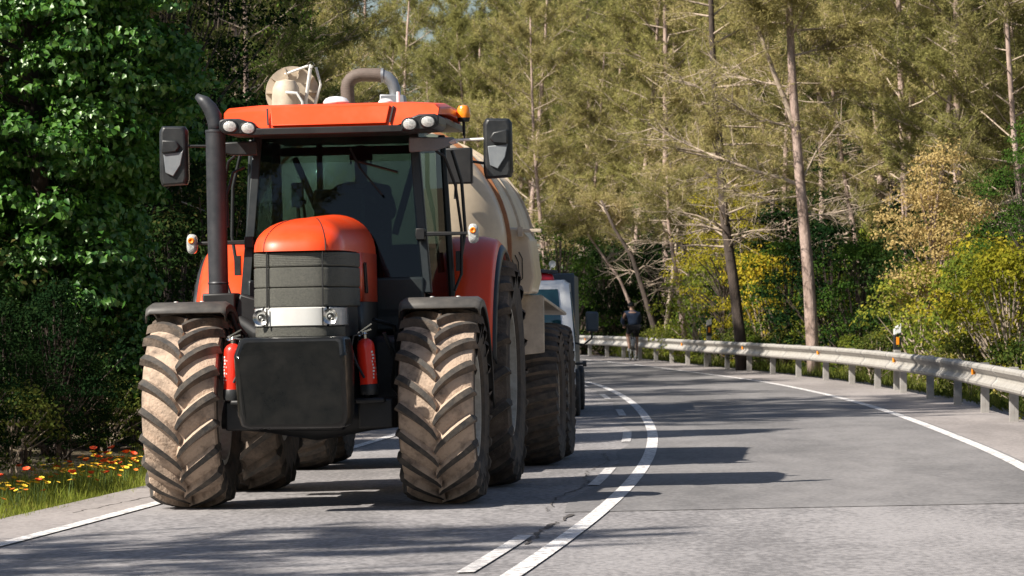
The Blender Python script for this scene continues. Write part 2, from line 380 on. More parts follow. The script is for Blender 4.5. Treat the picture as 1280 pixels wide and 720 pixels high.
# ------------------------------------------------------------------ guard rail
def guard_rail():
    root = thing('guardrail', 'long galvanised steel guardrail curving along the outside of the bend', 'guardrail', (0, 0, 0))
    prof = [(u_, v_*.94) for u_, v_ in [(-.0, .70), (-.035, .695), (-.075, .665), (-.075, .635), (-.015, .575), (-.005, .545), (-.015, .515), (-.075, .455), (-.075, .425), (-.035, .395), (0, .39)]]
    ys = list(np.arange(8, 175, .8)); rows = []
    for y in ys:
        x = rail(y); rows.append([(x+u, y, plane(x)+v) for u, v in prof])
    MB().grid(rows).build('rail_beam', m_galv, root, solid=.006, ang=25)
    for y0 in np.arange(11.2, 170, 4.15):
        MB().grid([[(rail(y0+d)+u-.004, y0+d, plane(rail(y0+d))+v) for u, v in prof] for d in (-.16, 0, .16)]).build('rail_overlap', m_post, root, solid=.008, ang=25)
    # posts every 4 m along the curve
    y = 10.3; k = 0
    while y < 172:
        x = rail(y); dx = rail(y+.5)-rail(y-.5); ang = -math.atan(dx)
        mb = MB(); z0 = plane(x)-.3
        mb.box((0, 0, .48), (.055, .12, .96)).box((.028, .055, .48), (.10, .008, .96)).box((.028, -.055, .48), (.10, .008, .96))
        p = mb.build('post', m_post, root, bevel=.003, loc=(x+.085, y, z0)); p.rotation_euler = (0, 0, ang)
        MB().box((0, 0, 0), (.06, .10, .10)).build('spacer', m_post, p, bevel=.004, loc=(-.045, 0, .82))
        if k % 3 == 1:
            q = MB().box((0, 0, 0), (.016, .10, .085)).box((-.01, -.02, 0), (.03, .02, .09)).build('reflector', m_refl, root, bevel=.003, loc=(x-.028, y+.05, plane(x)+.545)); q.rotation_euler = (0, 0, ang-.55)
        y += 4.15; k += 1
    for y in np.arange(12.4, 170, 4.15):
        pass
guard_rail()
def marker_post(loc, label):
    t = thing('marker_post', label, 'marker post', loc, (0, 0, R(4)), None)
    MB().prism([(-.06, 0), (.06, 0), (.06, .78), (-.06, .78)], -.05, .05).build('shaft', m_post, t, bevel=.008)
    MB().prism([(-.062, .78), (.062, .78), (.062, 1.07), (-.062, 1.03)], -.052, .052).build('black_band', m_blk, t, bevel=.008)
    MB().prism([(-.06, 1.03), (.06, 1.07), (.06, 1.22), (-.06, 1.15)], -.05, .05).build('white_cap', m_white, t, bevel=.006)
    MB().box((0, -.056, .93), (.05, .012, .13)).build('reflector', m_refl, t, bevel=.003)
    return t
marker_post((6.47, 66.5, plane(6.47)-.1), 'white roadside marker post with black band and orange reflector, nearer the camera behind the guardrail')
marker_post((4.9, 98.5, plane(4.9)-.02), 'white roadside marker post with black band and orange reflector, farther off near the cyclist')

# ------------------------------------------------------------------ tyres and wheels
def tyre_mesh(Rr, W, rimR, nl, lh, lw, sweep, name='tyre', blocks=False):
    mb = MB(); H = W/2
    def carc(u): return Rr - lh - .05*(abs(u)/H)**3.2
    prof = [(-H*.80, rimR), (-H*.95, rimR+.05), (-H*1.03, (rimR+Rr)/2), (-H*1.02, Rr-.16), (-H, carc(H)-.03)]
    prof += [(u, carc(u)) for u in np.linspace(-H*.96, H*.96, 9)]
    prof += [(H, carc(H)-.03), (H*1.02, Rr-.16), (H*1.03, (rimR+Rr)/2), (H*.95, rimR+.05), (H*.80, rimR)]
    mis = [2]*4 + [0]*(len(prof)-9) + [2]*4
    mb.lathe(prof, axis='x', n=72, mis=mis)
    rr = random.Random(5)
    for s in (-1, 1):
        for k in range(nl):
            a0 = 2*PI*(k + (.5 if s > 0 else 0))/nl
            st = []
            for t in ([0, .12, .3, .5, .7, .88, 1.0]):
                u = s*(-.012 + t*(H+.012)); a = a0 + sweep*(t**.72)
                hw = lw*(.5 + .22*t); st.append((u, a, hw, carc(u)+lh + (0 if t < 1 else -.004), carc(u)-.01))
            st.append((s*(H*1.03), a0+sweep*1.03, lw*.70, Rr-lh-.10, Rr-lh-.16))
            rows = []
            for i, (u, a, hw, rt, rb) in enumerate(st):
                dt = .5
                # direction in the (u, arc) plane
                du = s*H; da = sweep*Rr; L = math.hypot(du, da); pu, pa = -da/L, du/L
                if pa < 0: pu, pa = -pu, -pa
                row = []
                for (sgn, rad, wf) in ((-1, rb, 1.9), (-1, rt, .95), (1, rt, .95), (1, rb, 2.1)):
                    uu = u + pu*hw*wf*sgn*(.8 if i else .3); aa = a + pa*hw*wf*sgn/Rr
                    if i == len(st)-1 and rad == rb: uu -= s*.03
                    # front of the tyre is -y; angle grows upwards
                    row.append((uu, -rad*math.cos(aa), rad*math.sin(aa)))
                rows.append(row)
            b = len(mb.v); mb.v += [p for r_ in rows for p in r_]
            for i in range(len(rows)-1):
                for q in range(3):
                    mb.f.append([b+i*4+q, b+i*4+q+1, b+(i+1)*4+q+1, b+(i+1)*4+q]); mb.m.append((3, 1, 0)[q])  # lower lug flank takes the dust colour darkened for underside shade
            mb.f.append([b, b+1, b+2, b+3]); mb.m.append(0)
            e = b+(len(rows)-1)*4; mb.f.append([e+3, e+2, e+1, e]); mb.m.append(1)
            if blocks: pass
    return mb
def wheel(parent, loc, Rr, W, rimR, nl, lh, lw, sweep, cache={}, dusty=True, flip=False, spin=0):
    key = (Rr, W)
    hub = MB(); s = 1
    hub.lathe([(-.10, 0.001), (-.10, .11), (-.02, .13), (0, .2), (.06, .22), (.10, .20), (.12, rimR*.75), (.02, rimR*.93)], axis='x', n=28)
    for k in range(8):
        a = k*PI/4; hub.lathe([(.10, .001), (.14, .014), (.09, .016)], (0, .165*math.cos(a), .165*math.sin(a)), 'x', 8)
    hb = hub.build('wheel', m_rim if dusty else m_tankd, parent, loc=loc)
    if flip: hb.rotation_euler = (0, 0, PI)
    if key in cache:
        for src in cache[key]:
            c = src.copy(); COL.objects.link(c); c.parent = hb
            if c.name.startswith('tyre'): c.rotation_euler = (PI*0, 0, PI if flip else 0); c.rotation_euler.x = spin if not flip else -spin
        return hb
    ty = tyre_mesh(Rr, W, rimR, nl, lh, lw, sweep).build('tyre', [(m_dust if Rr < .8 else m_dust_shade) if dusty else m_side, m_rubber, m_side, m_dust_shade], hb, ang=28, bevel=0)  # rear tyres get the dust darkened to imitate their shade
    H = W/2
    rim = MB().lathe([(-H*.86, rimR+.015), (-H*.86, rimR-.02), (-H*.6, rimR-.03), (-H*.5, rimR-.07), (H*.5, rimR-.07), (H*.6, rimR-.03), (H*.86, rimR-.02), (H*.86, rimR+.015)], axis='x', n=40).build('rim', m_rim if dusty else m_tankd, hb)
    if flip: ty.rotation_euler = (0, 0, PI)
    cache[key] = (ty, rim)
    return hb

# ------------------------------------------------------------------ tractor (local: x right in the picture, y away from camera)
def build_tractor():
    T = thing('tractor', 'big red farm tractor with dusty tyres and black weight box, driving towards the camera', 'tractor', (-1.455, 30, 0), (0, -math.atan(.02), R(-5)))
    # --- nose and hood
    def plan(u, sw=1.0):     # u -1..1 round the nose in plan
        a = u*PI/2
        ex = 2/3.0
        x = .338*sw*math.copysign(abs(math.sin(a))**ex, a); y = -1.14 + .42*(1-abs(math.cos(a))**ex)
        return x, y
    us = np.linspace(-1, 1, 33)
    def ring(z, inset=0, back=0, sw=1.0):
        pts = []
        for u in us:
            x, y = plan(u, sw); pts.append((x*(1-inset), y+back+ (.0), z))
        x, y = plan(1, sw)
        return [(-x*(1-inset)*.98, 1.1, z)] + [(-x*(1-inset)*1.01, .1, z)] + pts + [(x*(1-inset)*1.01, .1, z)] + [(x*(1-inset)*.98, 1.1, z)]
    # grille bands
    zs = [1.502, 1.645, 1.795, 1.905]
    for i in range(3):
        rows = []
        za, zb = zs[i]+.004, zs[i+1]-.004
        for z, ins in [(za, .035)] + [(za+.006+(zb-za-.012)*q/14, .0 if q % 2 else .005) for q in range(15)] + [(zb, .035)]:
            rows.append([(x*(1-ins), y+.03*(z-1.5)/.4+ins*.4, z) for x, y in [(-.352, -.15), (-.346, -.45)]+[plan(u) for u in us]+[(.346, -.45), (.352, -.15)]])
        g = MB().grid(rows).build('grille_panel', m_grille, T, solid=.012, ang=30)
    rows = [[(x*.955, y+.035, z) for x, y in [(-.352, -.12), (-.346, -.45)]+[plan(u) for u in us]+[(.346, -.45), (.352, -.12)]] for z in (1.28, 1.90)]
    MB().grid(rows).build('grille_backing', m_blkm, T)
    for sx in (-1, 1):
        MB().tube([(sx*.205, -1.128+.03*(z-1.5)/.4, z) for z in np.linspace(1.5, 1.905, 5)], .006, 6).build('grille_seam', m_blkm, T)
    for sx in (-1, 1): MB().tube([(sx*.205, -1.142, z) for z in (1.365, 1.43, 1.495)], .006, 6).build('light_bar_seam', m_blkm, T)
    # front light bar
    rows = []
    for z, ins in ((1.362, .03), (1.37, 0), (1.49, 0), (1.498, .03)):
        rows.append([(x*(1.0-ins), y-.006+ins*.4, z) for x, y in (plan(u) for u in us if abs(u) < .42)])
    MB().grid(rows).build('trim_panel', m_sil, T, solid=.01)
    for sx in (-1, 1):
        rows = []
        for z, ins in ((1.362, .03), (1.37, 0), (1.49, 0), (1.498, .03)):
            rows.append([(sx*x*(1.0-ins), y-.008+ins*.4, z) for x, y in (plan(u) for u in np.linspace(.43, 1.0, 12))])
        h = MB().grid(rows).build('headlight', m_hl, T, solid=.008)
        MB().lathe([(-.0, .001), (-.004, .02), (-.024, .050), (-.028, .057)], (sx*.255, -1.104, 1.43), 'y', 24).build('reflector_bowl', m_chrome, h)
        MB().lathe([(-.03, .012), (-.045, .010), (-.05, .001)], (sx*.255, -1.094, 1.43), 'y', 12).build('bulb', m_lens, h)
        rows = [[(sx*x*.95, y+.028, z) for x, y in (plan(u) for u in np.linspace(.43, .9, 10))] for z in (1.365, 1.495)]
        MB().grid(rows).build('lamp_backing', m_sil, h)
    rows = []
    for z, ins in ((1.285, .05), (1.292, .0), (1.350, .0), (1.357, .04)):
        rows.append([(x*(1.0-ins)*.985, y+.0+ins*.4, z) for x, y in (plan(u) for u in us if abs(u) < .9)])
    MB().grid(rows).build('lower_bumper', m_grille, T, solid=.01)
    # hood shell
    rows = [ring(1.912)]
    H0, DH = 1.912, .265
    for ph in np.linspace(0, 90, 11)[1:]:
        c, s_ = math.cos(R(ph)), math.sin(R(ph))
        row = []
        xi = 1-(c**.95 if c > 1e-6 else 0)
        for (x, y, z) in ring(H0):
            fy = max(0, min(1, (.3 - y)/1.44))
            ny = y + (1-c**.8 if c > 1e-6 else 1)*(1.0)*fy**1.0*(1.15)
            sl = .055*max(0, min(1, (y+.4)/1.5))
            row.append((x*(1-xi) , ny, H0 + DH*s_**.9 + sl*s_))
        rows.append(row)
    MB().grid(rows).build('hood', m_red, T, ang=60)
    # hood sides (red flank over dark lower flank)
    for sx in (-1, 1):
        x0, y0 = plan(1.0)
        ring_pts = [(sx*x0*1.0, -.14), (sx*x0*1.01, .1), (sx*x0*.98, 1.1)]
        rows = [[(px, py, z) for px, py in ring_pts] for z in (1.54, 1.912)]
        MB().grid(rows).build('hood_side', m_red, T, solid=.01)
        rows = [[(px*.985, py, z) for px, py in ring_pts] for z in (1.16, 1.54)]
        MB().grid(rows).build('engine_side_panel', m_blkm, T, solid=.01)
        mb = MB()
        for k in range(7): mb.box((sx*(x0*1.045+.01*k*0), -.25+.09*k, 1.72), (.012, .03, .24), rot=(R(20), 0, 0)) if k > 4 else None
        mb.build('side_vent', m_blkm, T)
        pts = []
        for ph in np.linspace(4, 84, 12):
            c, s_ = math.cos(R(ph)), math.sin(R(ph))
            pass
    # hood creases: follow the shell at constant plan parameter
    for uu in (-.40, .40):
        iu = int(round((uu+1)/2*32))+2; pts = []
        for row in rows_safe(H0, DH, ring): pts.append(row[iu])
        MB().tube([(p[0], p[1]-.001, p[2]+.001) for p in pts[:9]], .0035, 6).build('hood_crease', m_blkm, T)
    # --- weight box in front
    fr = [(-.405, .72), (-.385, .64), (-.34, .62), (.34, .62), (.385, .64), (.405, .72), (.41, 1.16), (.385, 1.27), (.36, 1.285), (-.36, 1.285), (-.385, 1.27), (-.41, 1.16)]
    mb = MB(); n = len(fr)
    rows = []
    for y, sc_, dz in ((-1.52, .0, 0), (-1.52, .9, 0), (-1.505, .965, 0), (-1.47, 1.0, 0), (-1.0, 1.0, 0), (-1.0, 0, 0)):
        rows.append([(x*sc_, y + ((.16*max(0, (z-1.12)/.16) + .20*max(0, 1.12-z)/.5) if y < -1.2 else 0)*(1 if sc_ else 0), .95+(z-.95)*(sc_)) for x, z in fr])
    MB().grid(rows[1:5], close=True).add([r for r in rows[1]], [tuple(range(n))]).add([r for r in rows[4]], [tuple(range(n))[::-1]]).build('weight_box', m_box, T, bevel=.012, ang=30)
    MB().box((0, -.95, .86), (.5, .25, .5)).box((0, -.8, 1.15), (.62, .3, .16)).build('front_bracket', m_blkm, T, bevel=.02)
    # --- chassis, axle
    mb = MB(); mb.box((0, .2, 1.15), (.52, 2.0, .75)).box((0, 1.9, 1.0), (.6, 2.0, .85)).box((0, 1.1, .72), (.45, 2.6, .3)).box((-.02, -.3, 1.3), (.6, 1.2, .25))
    mb.build('chassis', m_blkm, T, bevel=.03)
    mb = MB(); mb.tube([(-.72, 0, .70), (-.4, 0, .66), (0, 0, .64), (.4, 0, .66), (.72, 0, .70)], [.11, .10, .15, .10, .11], 14)
    mb.tube([(-.6, .18, .72), (.6, .18, .72)], .025, 8).build('front_axle', m_blkm, T)
    mb = MB(); mb.tube([(-.8, 2.9, .93), (.8, 2.9, .93)], .14, 14).box((0, 2.9, .95), (.55, .6, .6)); mb.build('rear_axle', m_blkm, T)
    for sx in (-1, 1):
        MB().box((sx*.50, -.25, .70), (.26, .5, .22)).box((sx*.47, -.52, .80), (.22, .12, .04)).build('step_bracket', m_blkm, T, bevel=.015)
        MB().box((sx*.52, .95, 1.0), (.34, .9, .55)).build('fuel_tank', m_blk, T, bevel=.05)
    # --- wheels
    for sx in (-1, 1):
        wheel(T, (sx*.962, 0, .735), .735, .56, .40, 20, .055, .040, .36, flip=sx < 0, spin=.0)
        wheel(T, (sx*.955, 2.9, .945), .945, .62, .52, 20, .06, .042, .30, flip=sx < 0, spin=.1)
    # --- front fenders
    for sx in (-1, 1):
        rad = .735+.085; rows = []
        angs = np.linspace(R(112), R(-8), 14)
        for a in angs:
            y = -rad*math.cos(a) if True else 0
        for ai, a in enumerate(np.linspace(R(76), R(178), 15)):
            y, z = -rad*math.cos(a), .735+rad*math.sin(a)
            W = .30
            row = [(sx*.962-W-.005, y*.97, z-.07), (sx*.962-W, y, z-.02), (sx*.962-W+.03, y, z), (sx*.962+W-.03, y, z), (sx*.962+W, y, z-.02), (sx*.962+W+.005, y*.97, z-.07)]
            rows.append(row)
        f0 = [(x, -rad*math.cos(R(76))-.045, z-.055-.01*0) for (x, y, z) in rows[0]]
        f0[0] = (f0[0][0], f0[0][1]+.03, f0[0][2]); f0[-1] = (f0[-1][0], f0[-1][1]+.03, f0[-1][2])
        rows = [f0] + rows
        f = MB().grid(rows).build('front_fender', m_fend, T, solid=.014, ang=50)
        MB().tube([(sx*.62, .1, .95), (sx*.60, .12, 1.25), (sx*.66, .1, 1.46), (sx*.8, .08, 1.52)], .022, 8).tube([(sx*.62, .35, .95), (sx*.6, .37, 1.3), (sx*.7, .36, 1.42)], .02, 8).build('fender_bracket', m_blkm, f)
        MB().lathe([(0, .018), (.006, .016), (.008, .001)], (sx*.88, .05, 1.56), 'z', 10).lathe([(0, .018), (.006, .016), (.008, .001)], (sx*1.08, .05, 1.56), 'z', 10).build('fender_bolt', m_sil, f)
    # --- rear fenders
    for sx in (-1, 1):
        rad = 1.06; rows = []
        for a in np.linspace(R(8), R(140), 22):
            y, z = 2.9 - rad*math.cos(a), .99+rad*math.sin(a)
            k_ = 1.09 if sx < 0 else 1; rows.append([(sx*.66, y, z+.0), (sx*.70, y-.01, z+.02), (sx*1.02*k_, y, z+.015), (sx*1.12*k_, y+.01, z-.01), (sx*1.155*k_, y+.03, z-.05)])
        f = MB().grid(rows).build('rear_fender', m_red, T, solid=.015, ang=50)
        rows2 = [[(r_[-1][0], r_[-1][1], r_[-1][2]), (sx*(1.18 if sx > 0 else 1.29), r_[-1][1]+.01, r_[-1][2]-.03), (sx*(1.19 if sx > 0 else 1.3), r_[-1][1]+.02, r_[-1][2]-.06)] for r_ in rows]
        MB().grid(rows2).build('fender_lip', m_blk, f, solid=.012)
        poly = [(2.9-rad*math.cos(a), .99+rad*math.sin(a)) for a in np.linspace(R(8), R(140), 22)] + [(3.3, 1.4), (2.4, 1.2)]
        MB().prism(poly, sx*.66, sx*.675, axis='x').build('fender_inner_wall', m_red, f)
    # --- cab
    A0, A1 = (.715, 1.20, 1.60), (.62, 1.36, 2.88)
    B0, B1 = (.83, 2.02, 1.50), (.77, 2.02, 2.88)
    C0, C1 = (.70, 2.85, 1.75), (.68, 2.72, 2.88)
    for sx in (-1, 1):
        for (p, q, wd, nm) in ((A0, A1, .045, 'front_pillar'), (B0, B1, .035, 'middle_pillar'), (C0, C1, .045, 'rear_pillar')):
            MB().hexa([(sx*p[0]-wd, p[1]-wd*.8, p[2]), (sx*p[0]+wd, p[1]-wd*.8, p[2]), (sx*p[0]+wd, p[1]+wd*.8, p[2]), (sx*p[0]-wd, p[1]+wd*.8, p[2]),
                       (sx*q[0]-wd*.8, q[1]-wd*.8, q[2]), (sx*q[0]+wd*.8, q[1]-wd*.8, q[2]), (sx*q[0]+wd*.8, q[1]+wd*.8, q[2]), (sx*q[0]-wd*.8, q[1]+wd*.8, q[2])]).build(nm, m_cab, T, bevel=.012)
        MB().add([(sx*A0[0]+sx*.0, A0[1]+.05, A0[2]), (sx*B0[0], B0[1]-.03, B0[2]), (sx*B1[0], B1[1]-.03, B1[2]), (sx*A1[0], A1[1]+.03, A1[2])], [(0, 1, 2, 3)]).build('side_window', m_glass, T)
        MB().add([(sx*B0[0], B0[1]+.03, 1.95), (sx*C0[0], C0[1]-.03, 1.95), (sx*C1[0], C1[1]-.03, C1[2]), (sx*B1[0], B1[1]+.03, B1[2])], [(0, 1, 2, 3)]).build('side_window', m_glass, T)
        MB().tube([(sx*.80, 1.30, 2.72), (sx*.86, 1.34, 2.68), (sx*.93, 1.48, 2.45), (sx*.96, 1.6, 2.1), (sx*.95, 1.62, 1.75), (sx*.90, 1.55, 1.62)], .012, 8).build('handrail', m_blkm, T)
        MB().tube([(sx*.86, 1.94, 2.75), (sx*.93, 1.98, 2.5), (sx*.95, 2.0, 2.1), (sx*.9, 1.95, 1.8)], .014, 8).box((sx*.90, 1.96, 1.86), (.05, .06, .16)).build('door_handle', m_blk, T)
        MB().box((sx*.70, 1.7, 1.36), (.34, .9, .28)).box((sx*.80, 1.45, 1.02), (.32, .35, .04)).box((sx*.80, 1.45, .74), (.32, .35, .04)).box((sx*.955, 1.6, .9), (.02, .06, .75)).build('cab_step', m_blkm, T, bevel=.02)
    MB().hexa([(-.68, 1.17, 1.72), (.68, 1.17, 1.72), (.68, 1.18, 1.72), (-.68, 1.18, 1.72), (-.59, 1.33, 2.86), (.59, 1.33, 2.86), (.59, 1.34, 2.86), (-.59, 1.34, 2.86)]).build('windscreen', m_glass, T)
    MB().add([(-.66, 2.8, 2.0), (.66, 2.8, 2.0), (.64, 2.71, 2.86), (-.64, 2.71, 2.86)], [(0, 1, 2, 3)]).build('rear_window', m_glass, T)
    mb = MB(); mb.box((0, 2.0, 1.45), (1.3, 1.7, .1)).box((0, 2.82, 1.72), (1.36, .06, .6)).box((0, 1.20, 1.52), (1.40, .10, .42)).box((0, 2.4, 1.25), (1.2, .9, .4))
    mb.box((-.32, 2.72, 2.5), (.05, .05, .8)).box((0, 2.70, 2.80), (1.3, .06, .07))
    mb.build('cab_body', m_cab, T, bevel=.02)
    MB().tube([(-.25, 2.66, 2.1), (-.52, 2.66, 2.75)], .03, 6).tube([(.30, 2.66, 2.1), (.5, 2.66, 2.75)], .03, 6).build('cab_strut', m_cab, T)
    # dashboard, wheel, seat, screen
    MB().box((-.01, 1.62, 2.16), (.36, .26, .50)).box((-.01, 1.50, 2.31), (.39, .05, .27)).build('dashboard', m_dash_p, T, bevel=.02)
    sw = MB(); sw.lathe([(0, .21), (.012, .222), (0, .234), (-.012, .222), (0, .21)], (0, 0, 0), 'z', 28).tube([(0, 0, 0), (0, 0, -.25)], .02, 8).box((0, 0, 0), (.4, .03, .015))
    sw = sw.build('steering_wheel', m_blk, T, loc=(.06, 1.83, 2.30)); sw.rotation_euler = (R(35), 0, 0)
    MB().box((.05, 2.3, 1.88), (.5, .48, .14)).box((.05, 2.53, 2.2), (.48, .12, .62), rot=(R(-8), 0, 0)).box((.05, 2.3, 1.65), (.35, .35, .35)).build('seat', m_black, T, bevel=.04)
    MB().box((-.40, 1.95, 2.42), (.10, .04, .20)).box((-.40, 1.97, 2.2), (.03, .03, .3)).build('control_screen', m_greyp, T, bevel=.01)
    MB().tube([(-.3, 1.7, 1.9), (-.33, 1.85, 2.25), (-.34, 1.83, 2.34)], .012, 6).lathe([(0, .001), (.012, .026), (.04, .03), (.055, .001)], (-.34, 1.83, 2.33), 'z', 10).build('lever', m_blk, T)
    MB().tube([(.12, 1.285, 2.76), (.20, 1.24, 2.6), (.38, 1.20, 2.38)], .008, 6).tube([(.16, 1.30, 2.66), (.50, 1.24, 2.56)], .010, 6).build('wiper', m_blkm, T)
    # --- roof
    poly = [(-.895, 2.985), (-.90, 3.04), (-.86, 3.075), (-.6, 3.09), (.6, 3.09), (.86, 3.075), (.90, 3.04), (.895, 2.985), (.74, 2.985), (.68, 2.965), (.60, 2.915), (.57, 2.905), (-.57, 2.905), (-.60, 2.915), (-.68, 2.965), (-.74, 2.985)]
    rows = []
    for y, sc_, dz in ((.70, .985, -.004), (.715, .995, 0), (.78, 1.0, .004), (1.4, 1.02, .03), (2.3, 1.02, .03), (2.75, .95, -.01), (2.80, .90, -.02)):
        rows.append([(x*sc_*.95+.03, y + (.08*(abs(x)/.9)**4) + (max(0, z-2.9)*.75 if y < 1 else 0), z+dz*(1 if z > 2.95 else 0)) for x, z in poly])
    n = len(poly)
    roof = MB().grid(rows, close=True).add(rows[0], [tuple(range(n))]).add(rows[-1], [tuple(range(n))[::-1]]).build('roof', m_red, T, bevel=.012, ang=30, seg=3)
    MB().hexa([(-.42, .695, 2.92), (.48, .695, 2.92), (.48, .74, 2.92), (-.42, .74, 2.92), (-.44, .805, 3.068), (.50, .805, 3.068), (.50, .84, 3.068), (-.44, .84, 3.068)]).build('roof_front_panel', m_red, roof, bevel=.008)
    for sx in (-1, 1):
        MB().hexa([(.03+sx*.475-.006, .702, 2.925), (.03+sx*.475+.006, .702, 2.925), (.03+sx*.475+.006, .72, 2.925), (.03+sx*.475-.006, .72, 2.925), (.03+sx*.495-.006, .806, 3.06), (.03+sx*.495+.006, .806, 3.06), (.03+sx*.495+.006, .83, 3.06), (.03+sx*.495-.006, .83, 3.06)]).build('roof_groove', m_blkm, roof)
    MB().prism([(-.60, 2.85), (.60, 2.85), (.62, 2.885), (.58, 2.903), (-.58, 2.903), (-.62, 2.885)], .69, 2.7).build('roof_underside', m_blkm, roof, bevel=.006)
    for sx in (-1, 1):
        pod = [(sx*.56, 2.88), (sx*.60, 2.855), (sx*.86, 2.865), (sx*.905, 2.90), (sx*.905, 2.97), (sx*.87, 2.984), (sx*.74, 2.984), (sx*.68, 2.962), (sx*.61, 2.91)]
        pod = [(a_*.95+.03, b_) for a_, b_ in pod]; pd = MB().prism(pod, .70, 1.25).build('lamp_pod', m_blk, roof, bevel=.012)
        MB().prism([(sx*.66+.03, 2.93), (sx*.86+.03, 2.93), (sx*.86+.03, 2.98), (sx*.66+.03, 2.98)], 1.2, 2.7).build('roof_side_trim', m_blk, roof, bevel=.01)
        for lx in (.665, .815):
            lz = 2.925 if lx > .7 else 2.908
            l = MB().lathe([(-.0, .001), (-.012, .035), (-.018, .055), (-.006, .066), (.03, .068)], (0, 0, 0), 'y', 24).build('work_light', m_blk, roof, loc=(sx*lx*.95+.03, .70, lz)); l.scale = (1.0, 1, .80)
            MB().lathe([(-.026, .001), (-.024, .03), (-.014, .056)], (0, 0, 0), 'y', 24).build('lens', m_lens, l)
    MB().lathe([(0, .10), (.012, .105), (.04, .085), (.055, .05), (.06, .001)], (.02, 1.25, 3.11), 'z', 24).build('antenna_dome', m_white, roof)
    MB().lathe([(0, .06), (.01, .06), (.03, .04), (.035, .001)], (.42, 1.2, 3.105), 'z', 20).tube([(.52, 1.2, 3.09), (.52, 1.2, 3.19)], .014, 8).build('aerial', m_white, roof)
    # beacon
    bl = MB().lathe([(-.14, .012), (-.03, .012), (-.028, .045), (0, .052), (.006, .05)], (.955, 2.0, 3.01), 'z', 20).tube([(.955, 2.0, 2.9), (.955, 2.02, 2.84), (.8, 2.02, 2.82)], .012, 8).build('beacon', m_blkm, T)
    MB().lathe([(.004, .052), (.03, .055), (.075, .052), (.10, .038), (.108, .001)], (.955, 2.0, 3.01), 'z', 24).build('beacon_lens', m_amber, bl)
    # --- mirrors
    for sx in (-1, 1):
        mz = 2.72 if sx < 0 else 2.72
        mx = -1.262 if sx < 0 else 1.305
        Mr = MB()
        prof = [(-.10, -.235), (.10, -.225), (.115, -.18), (.112, .20), (.09, .235), (-.09, .24), (-.112, .20), (-.115, -.18)]
        rows = []
        for y, s_ in ((-.055, .72), (-.048, .86), (-.02, 1), (.03, 1.0), (.035, .97)): rows.append([(mx + x*s_, 1.15+y, mz+z*(s_*.3+.7)) for x, z in prof])
        Mr.grid(rows, close=True).add(rows[0], [tuple(range(8))]).add(rows[-1], [tuple(range(8))[::-1]])
        mo = Mr.build('side_mirror', m_blk, T, bevel=.01)
        MB().prism([(mx-.075, mz+.02), (mx-.06, mz-.13), (mx+.0, mz-.16), (mx+.06, mz-.07), (mx+.085, mz+.05), (mx+.07, mz+.03)], 1.075, 1.10).build('mirror_back_ridge', m_greyp, mo, bevel=.02)
        MB().prism([(mx-.085, mz+.13), (mx+.03, mz+.12), (mx+.06, mz+.07), (mx+.03, mz+.03), (mx-.085, mz+.02)] if sx < 0 else [(mx+.085, mz+.15), (mx-.03, mz+.13), (mx-.06, mz+.08), (mx-.03, mz+.04), (mx+.085, mz+.03)], 1.055, 1.11).build('mirror_bracket_cover', m_blk, mo, bevel=.012)
        MB().prism([(mx-.098, mz-.2), (mx+.098, mz-.2), (mx+.098, mz+.21), (mx-.098, mz+.21)], 1.187, 1.191).build('mirror_glass', m_chrome, mo)
        a = MB(); a.tube([(mx-sx*.06, 1.13, mz+.08), (sx*.95, 1.16, mz+.075)], .011, 8)
        am = a.tube([(sx*.98, 1.16, mz+.07), (sx*.92, 1.18, mz+.06)], .02, 8).build('mirror_rod', m_sil if sx > 0 else m_blkm, mo)
        MB().prism([(sx*.96, mz+.10), (sx*.96, mz+.05), (sx*.82, mz-.0), (sx*.60, mz-.01), (sx*.60, mz+.11)], 1.16, 1.22).build('mirror_arm', m_greyp if sx > 0 else m_blk, mo, bevel=.012)
        # marker lamps
        lz = 2.03 if sx < 0 else 2.065; lx = sx*1.13 if sx < 0 else 1.10
        ar = MB().hexa([(sx*.64, 1.14, lz-.02), (lx, 1.14, lz-.012), (lx, 1.17, lz-.012), (sx*.64, 1.18, lz-.02), (sx*.64, 1.14, lz+.02), (lx, 1.14, lz+.01), (lx, 1.17, lz+.01), (sx*.64, 1.18, lz+.02)]).box((sx*.68, 1.16, lz), (.07, .07, .09)).build('marker_lamp_arm', m_blkm, T, bevel=.006)
        rows = []
        for (y, s_) in ((1.085, .55), (1.09, .8), (1.105, 1), (1.15, 1)):
            rows.append([(lx + .042*s_*math.copysign(abs(math.cos(a))**.7, math.cos(a)), y, lz - .005 + .078*s_*math.copysign(abs(math.sin(a))**.8, math.sin(a))) for a in np.linspace(0, 2*PI, 21)[:-1]])
        MB().grid(rows, close=True).add(rows[0], [tuple(range(20))]).build('marker_lamp', m_lens, ar)
        MB().lathe([(0, .001), (-.012, .018), (-.004, .026)], (lx, 1.084, lz+.02), 'y', 14).build('bulb', m_amber, ar)
    # --- exhaust stack
    sx_ = -.89
    MB().tube([(sx_, .9, 1.62), (sx_, .9, 2.90)], .078, 24).lathe([(0, .079), (.012, .082), (.024, .079)], (sx_, .9, 2.885), 'z', 24).lathe([(0, .079), (.01, .083), (.02, .079)], (sx_, .9, 1.70), 'z', 24).build('exhaust_shield', m_stack, T, ang=40)
    pts = [(sx_+.005, .9, 2.88), (sx_+.005, .9, 2.95), (sx_-.008, .9, 3.01), (sx_-.04, .9, 3.08), (sx_-.085, .9, 3.135), (sx_-.145, .9, 3.18)]
    MB().tube(pts, [.060, .060, .060, .055, .045, .018], 18, cap=False).build('exhaust_tip', m_stack, T, solid=.006)
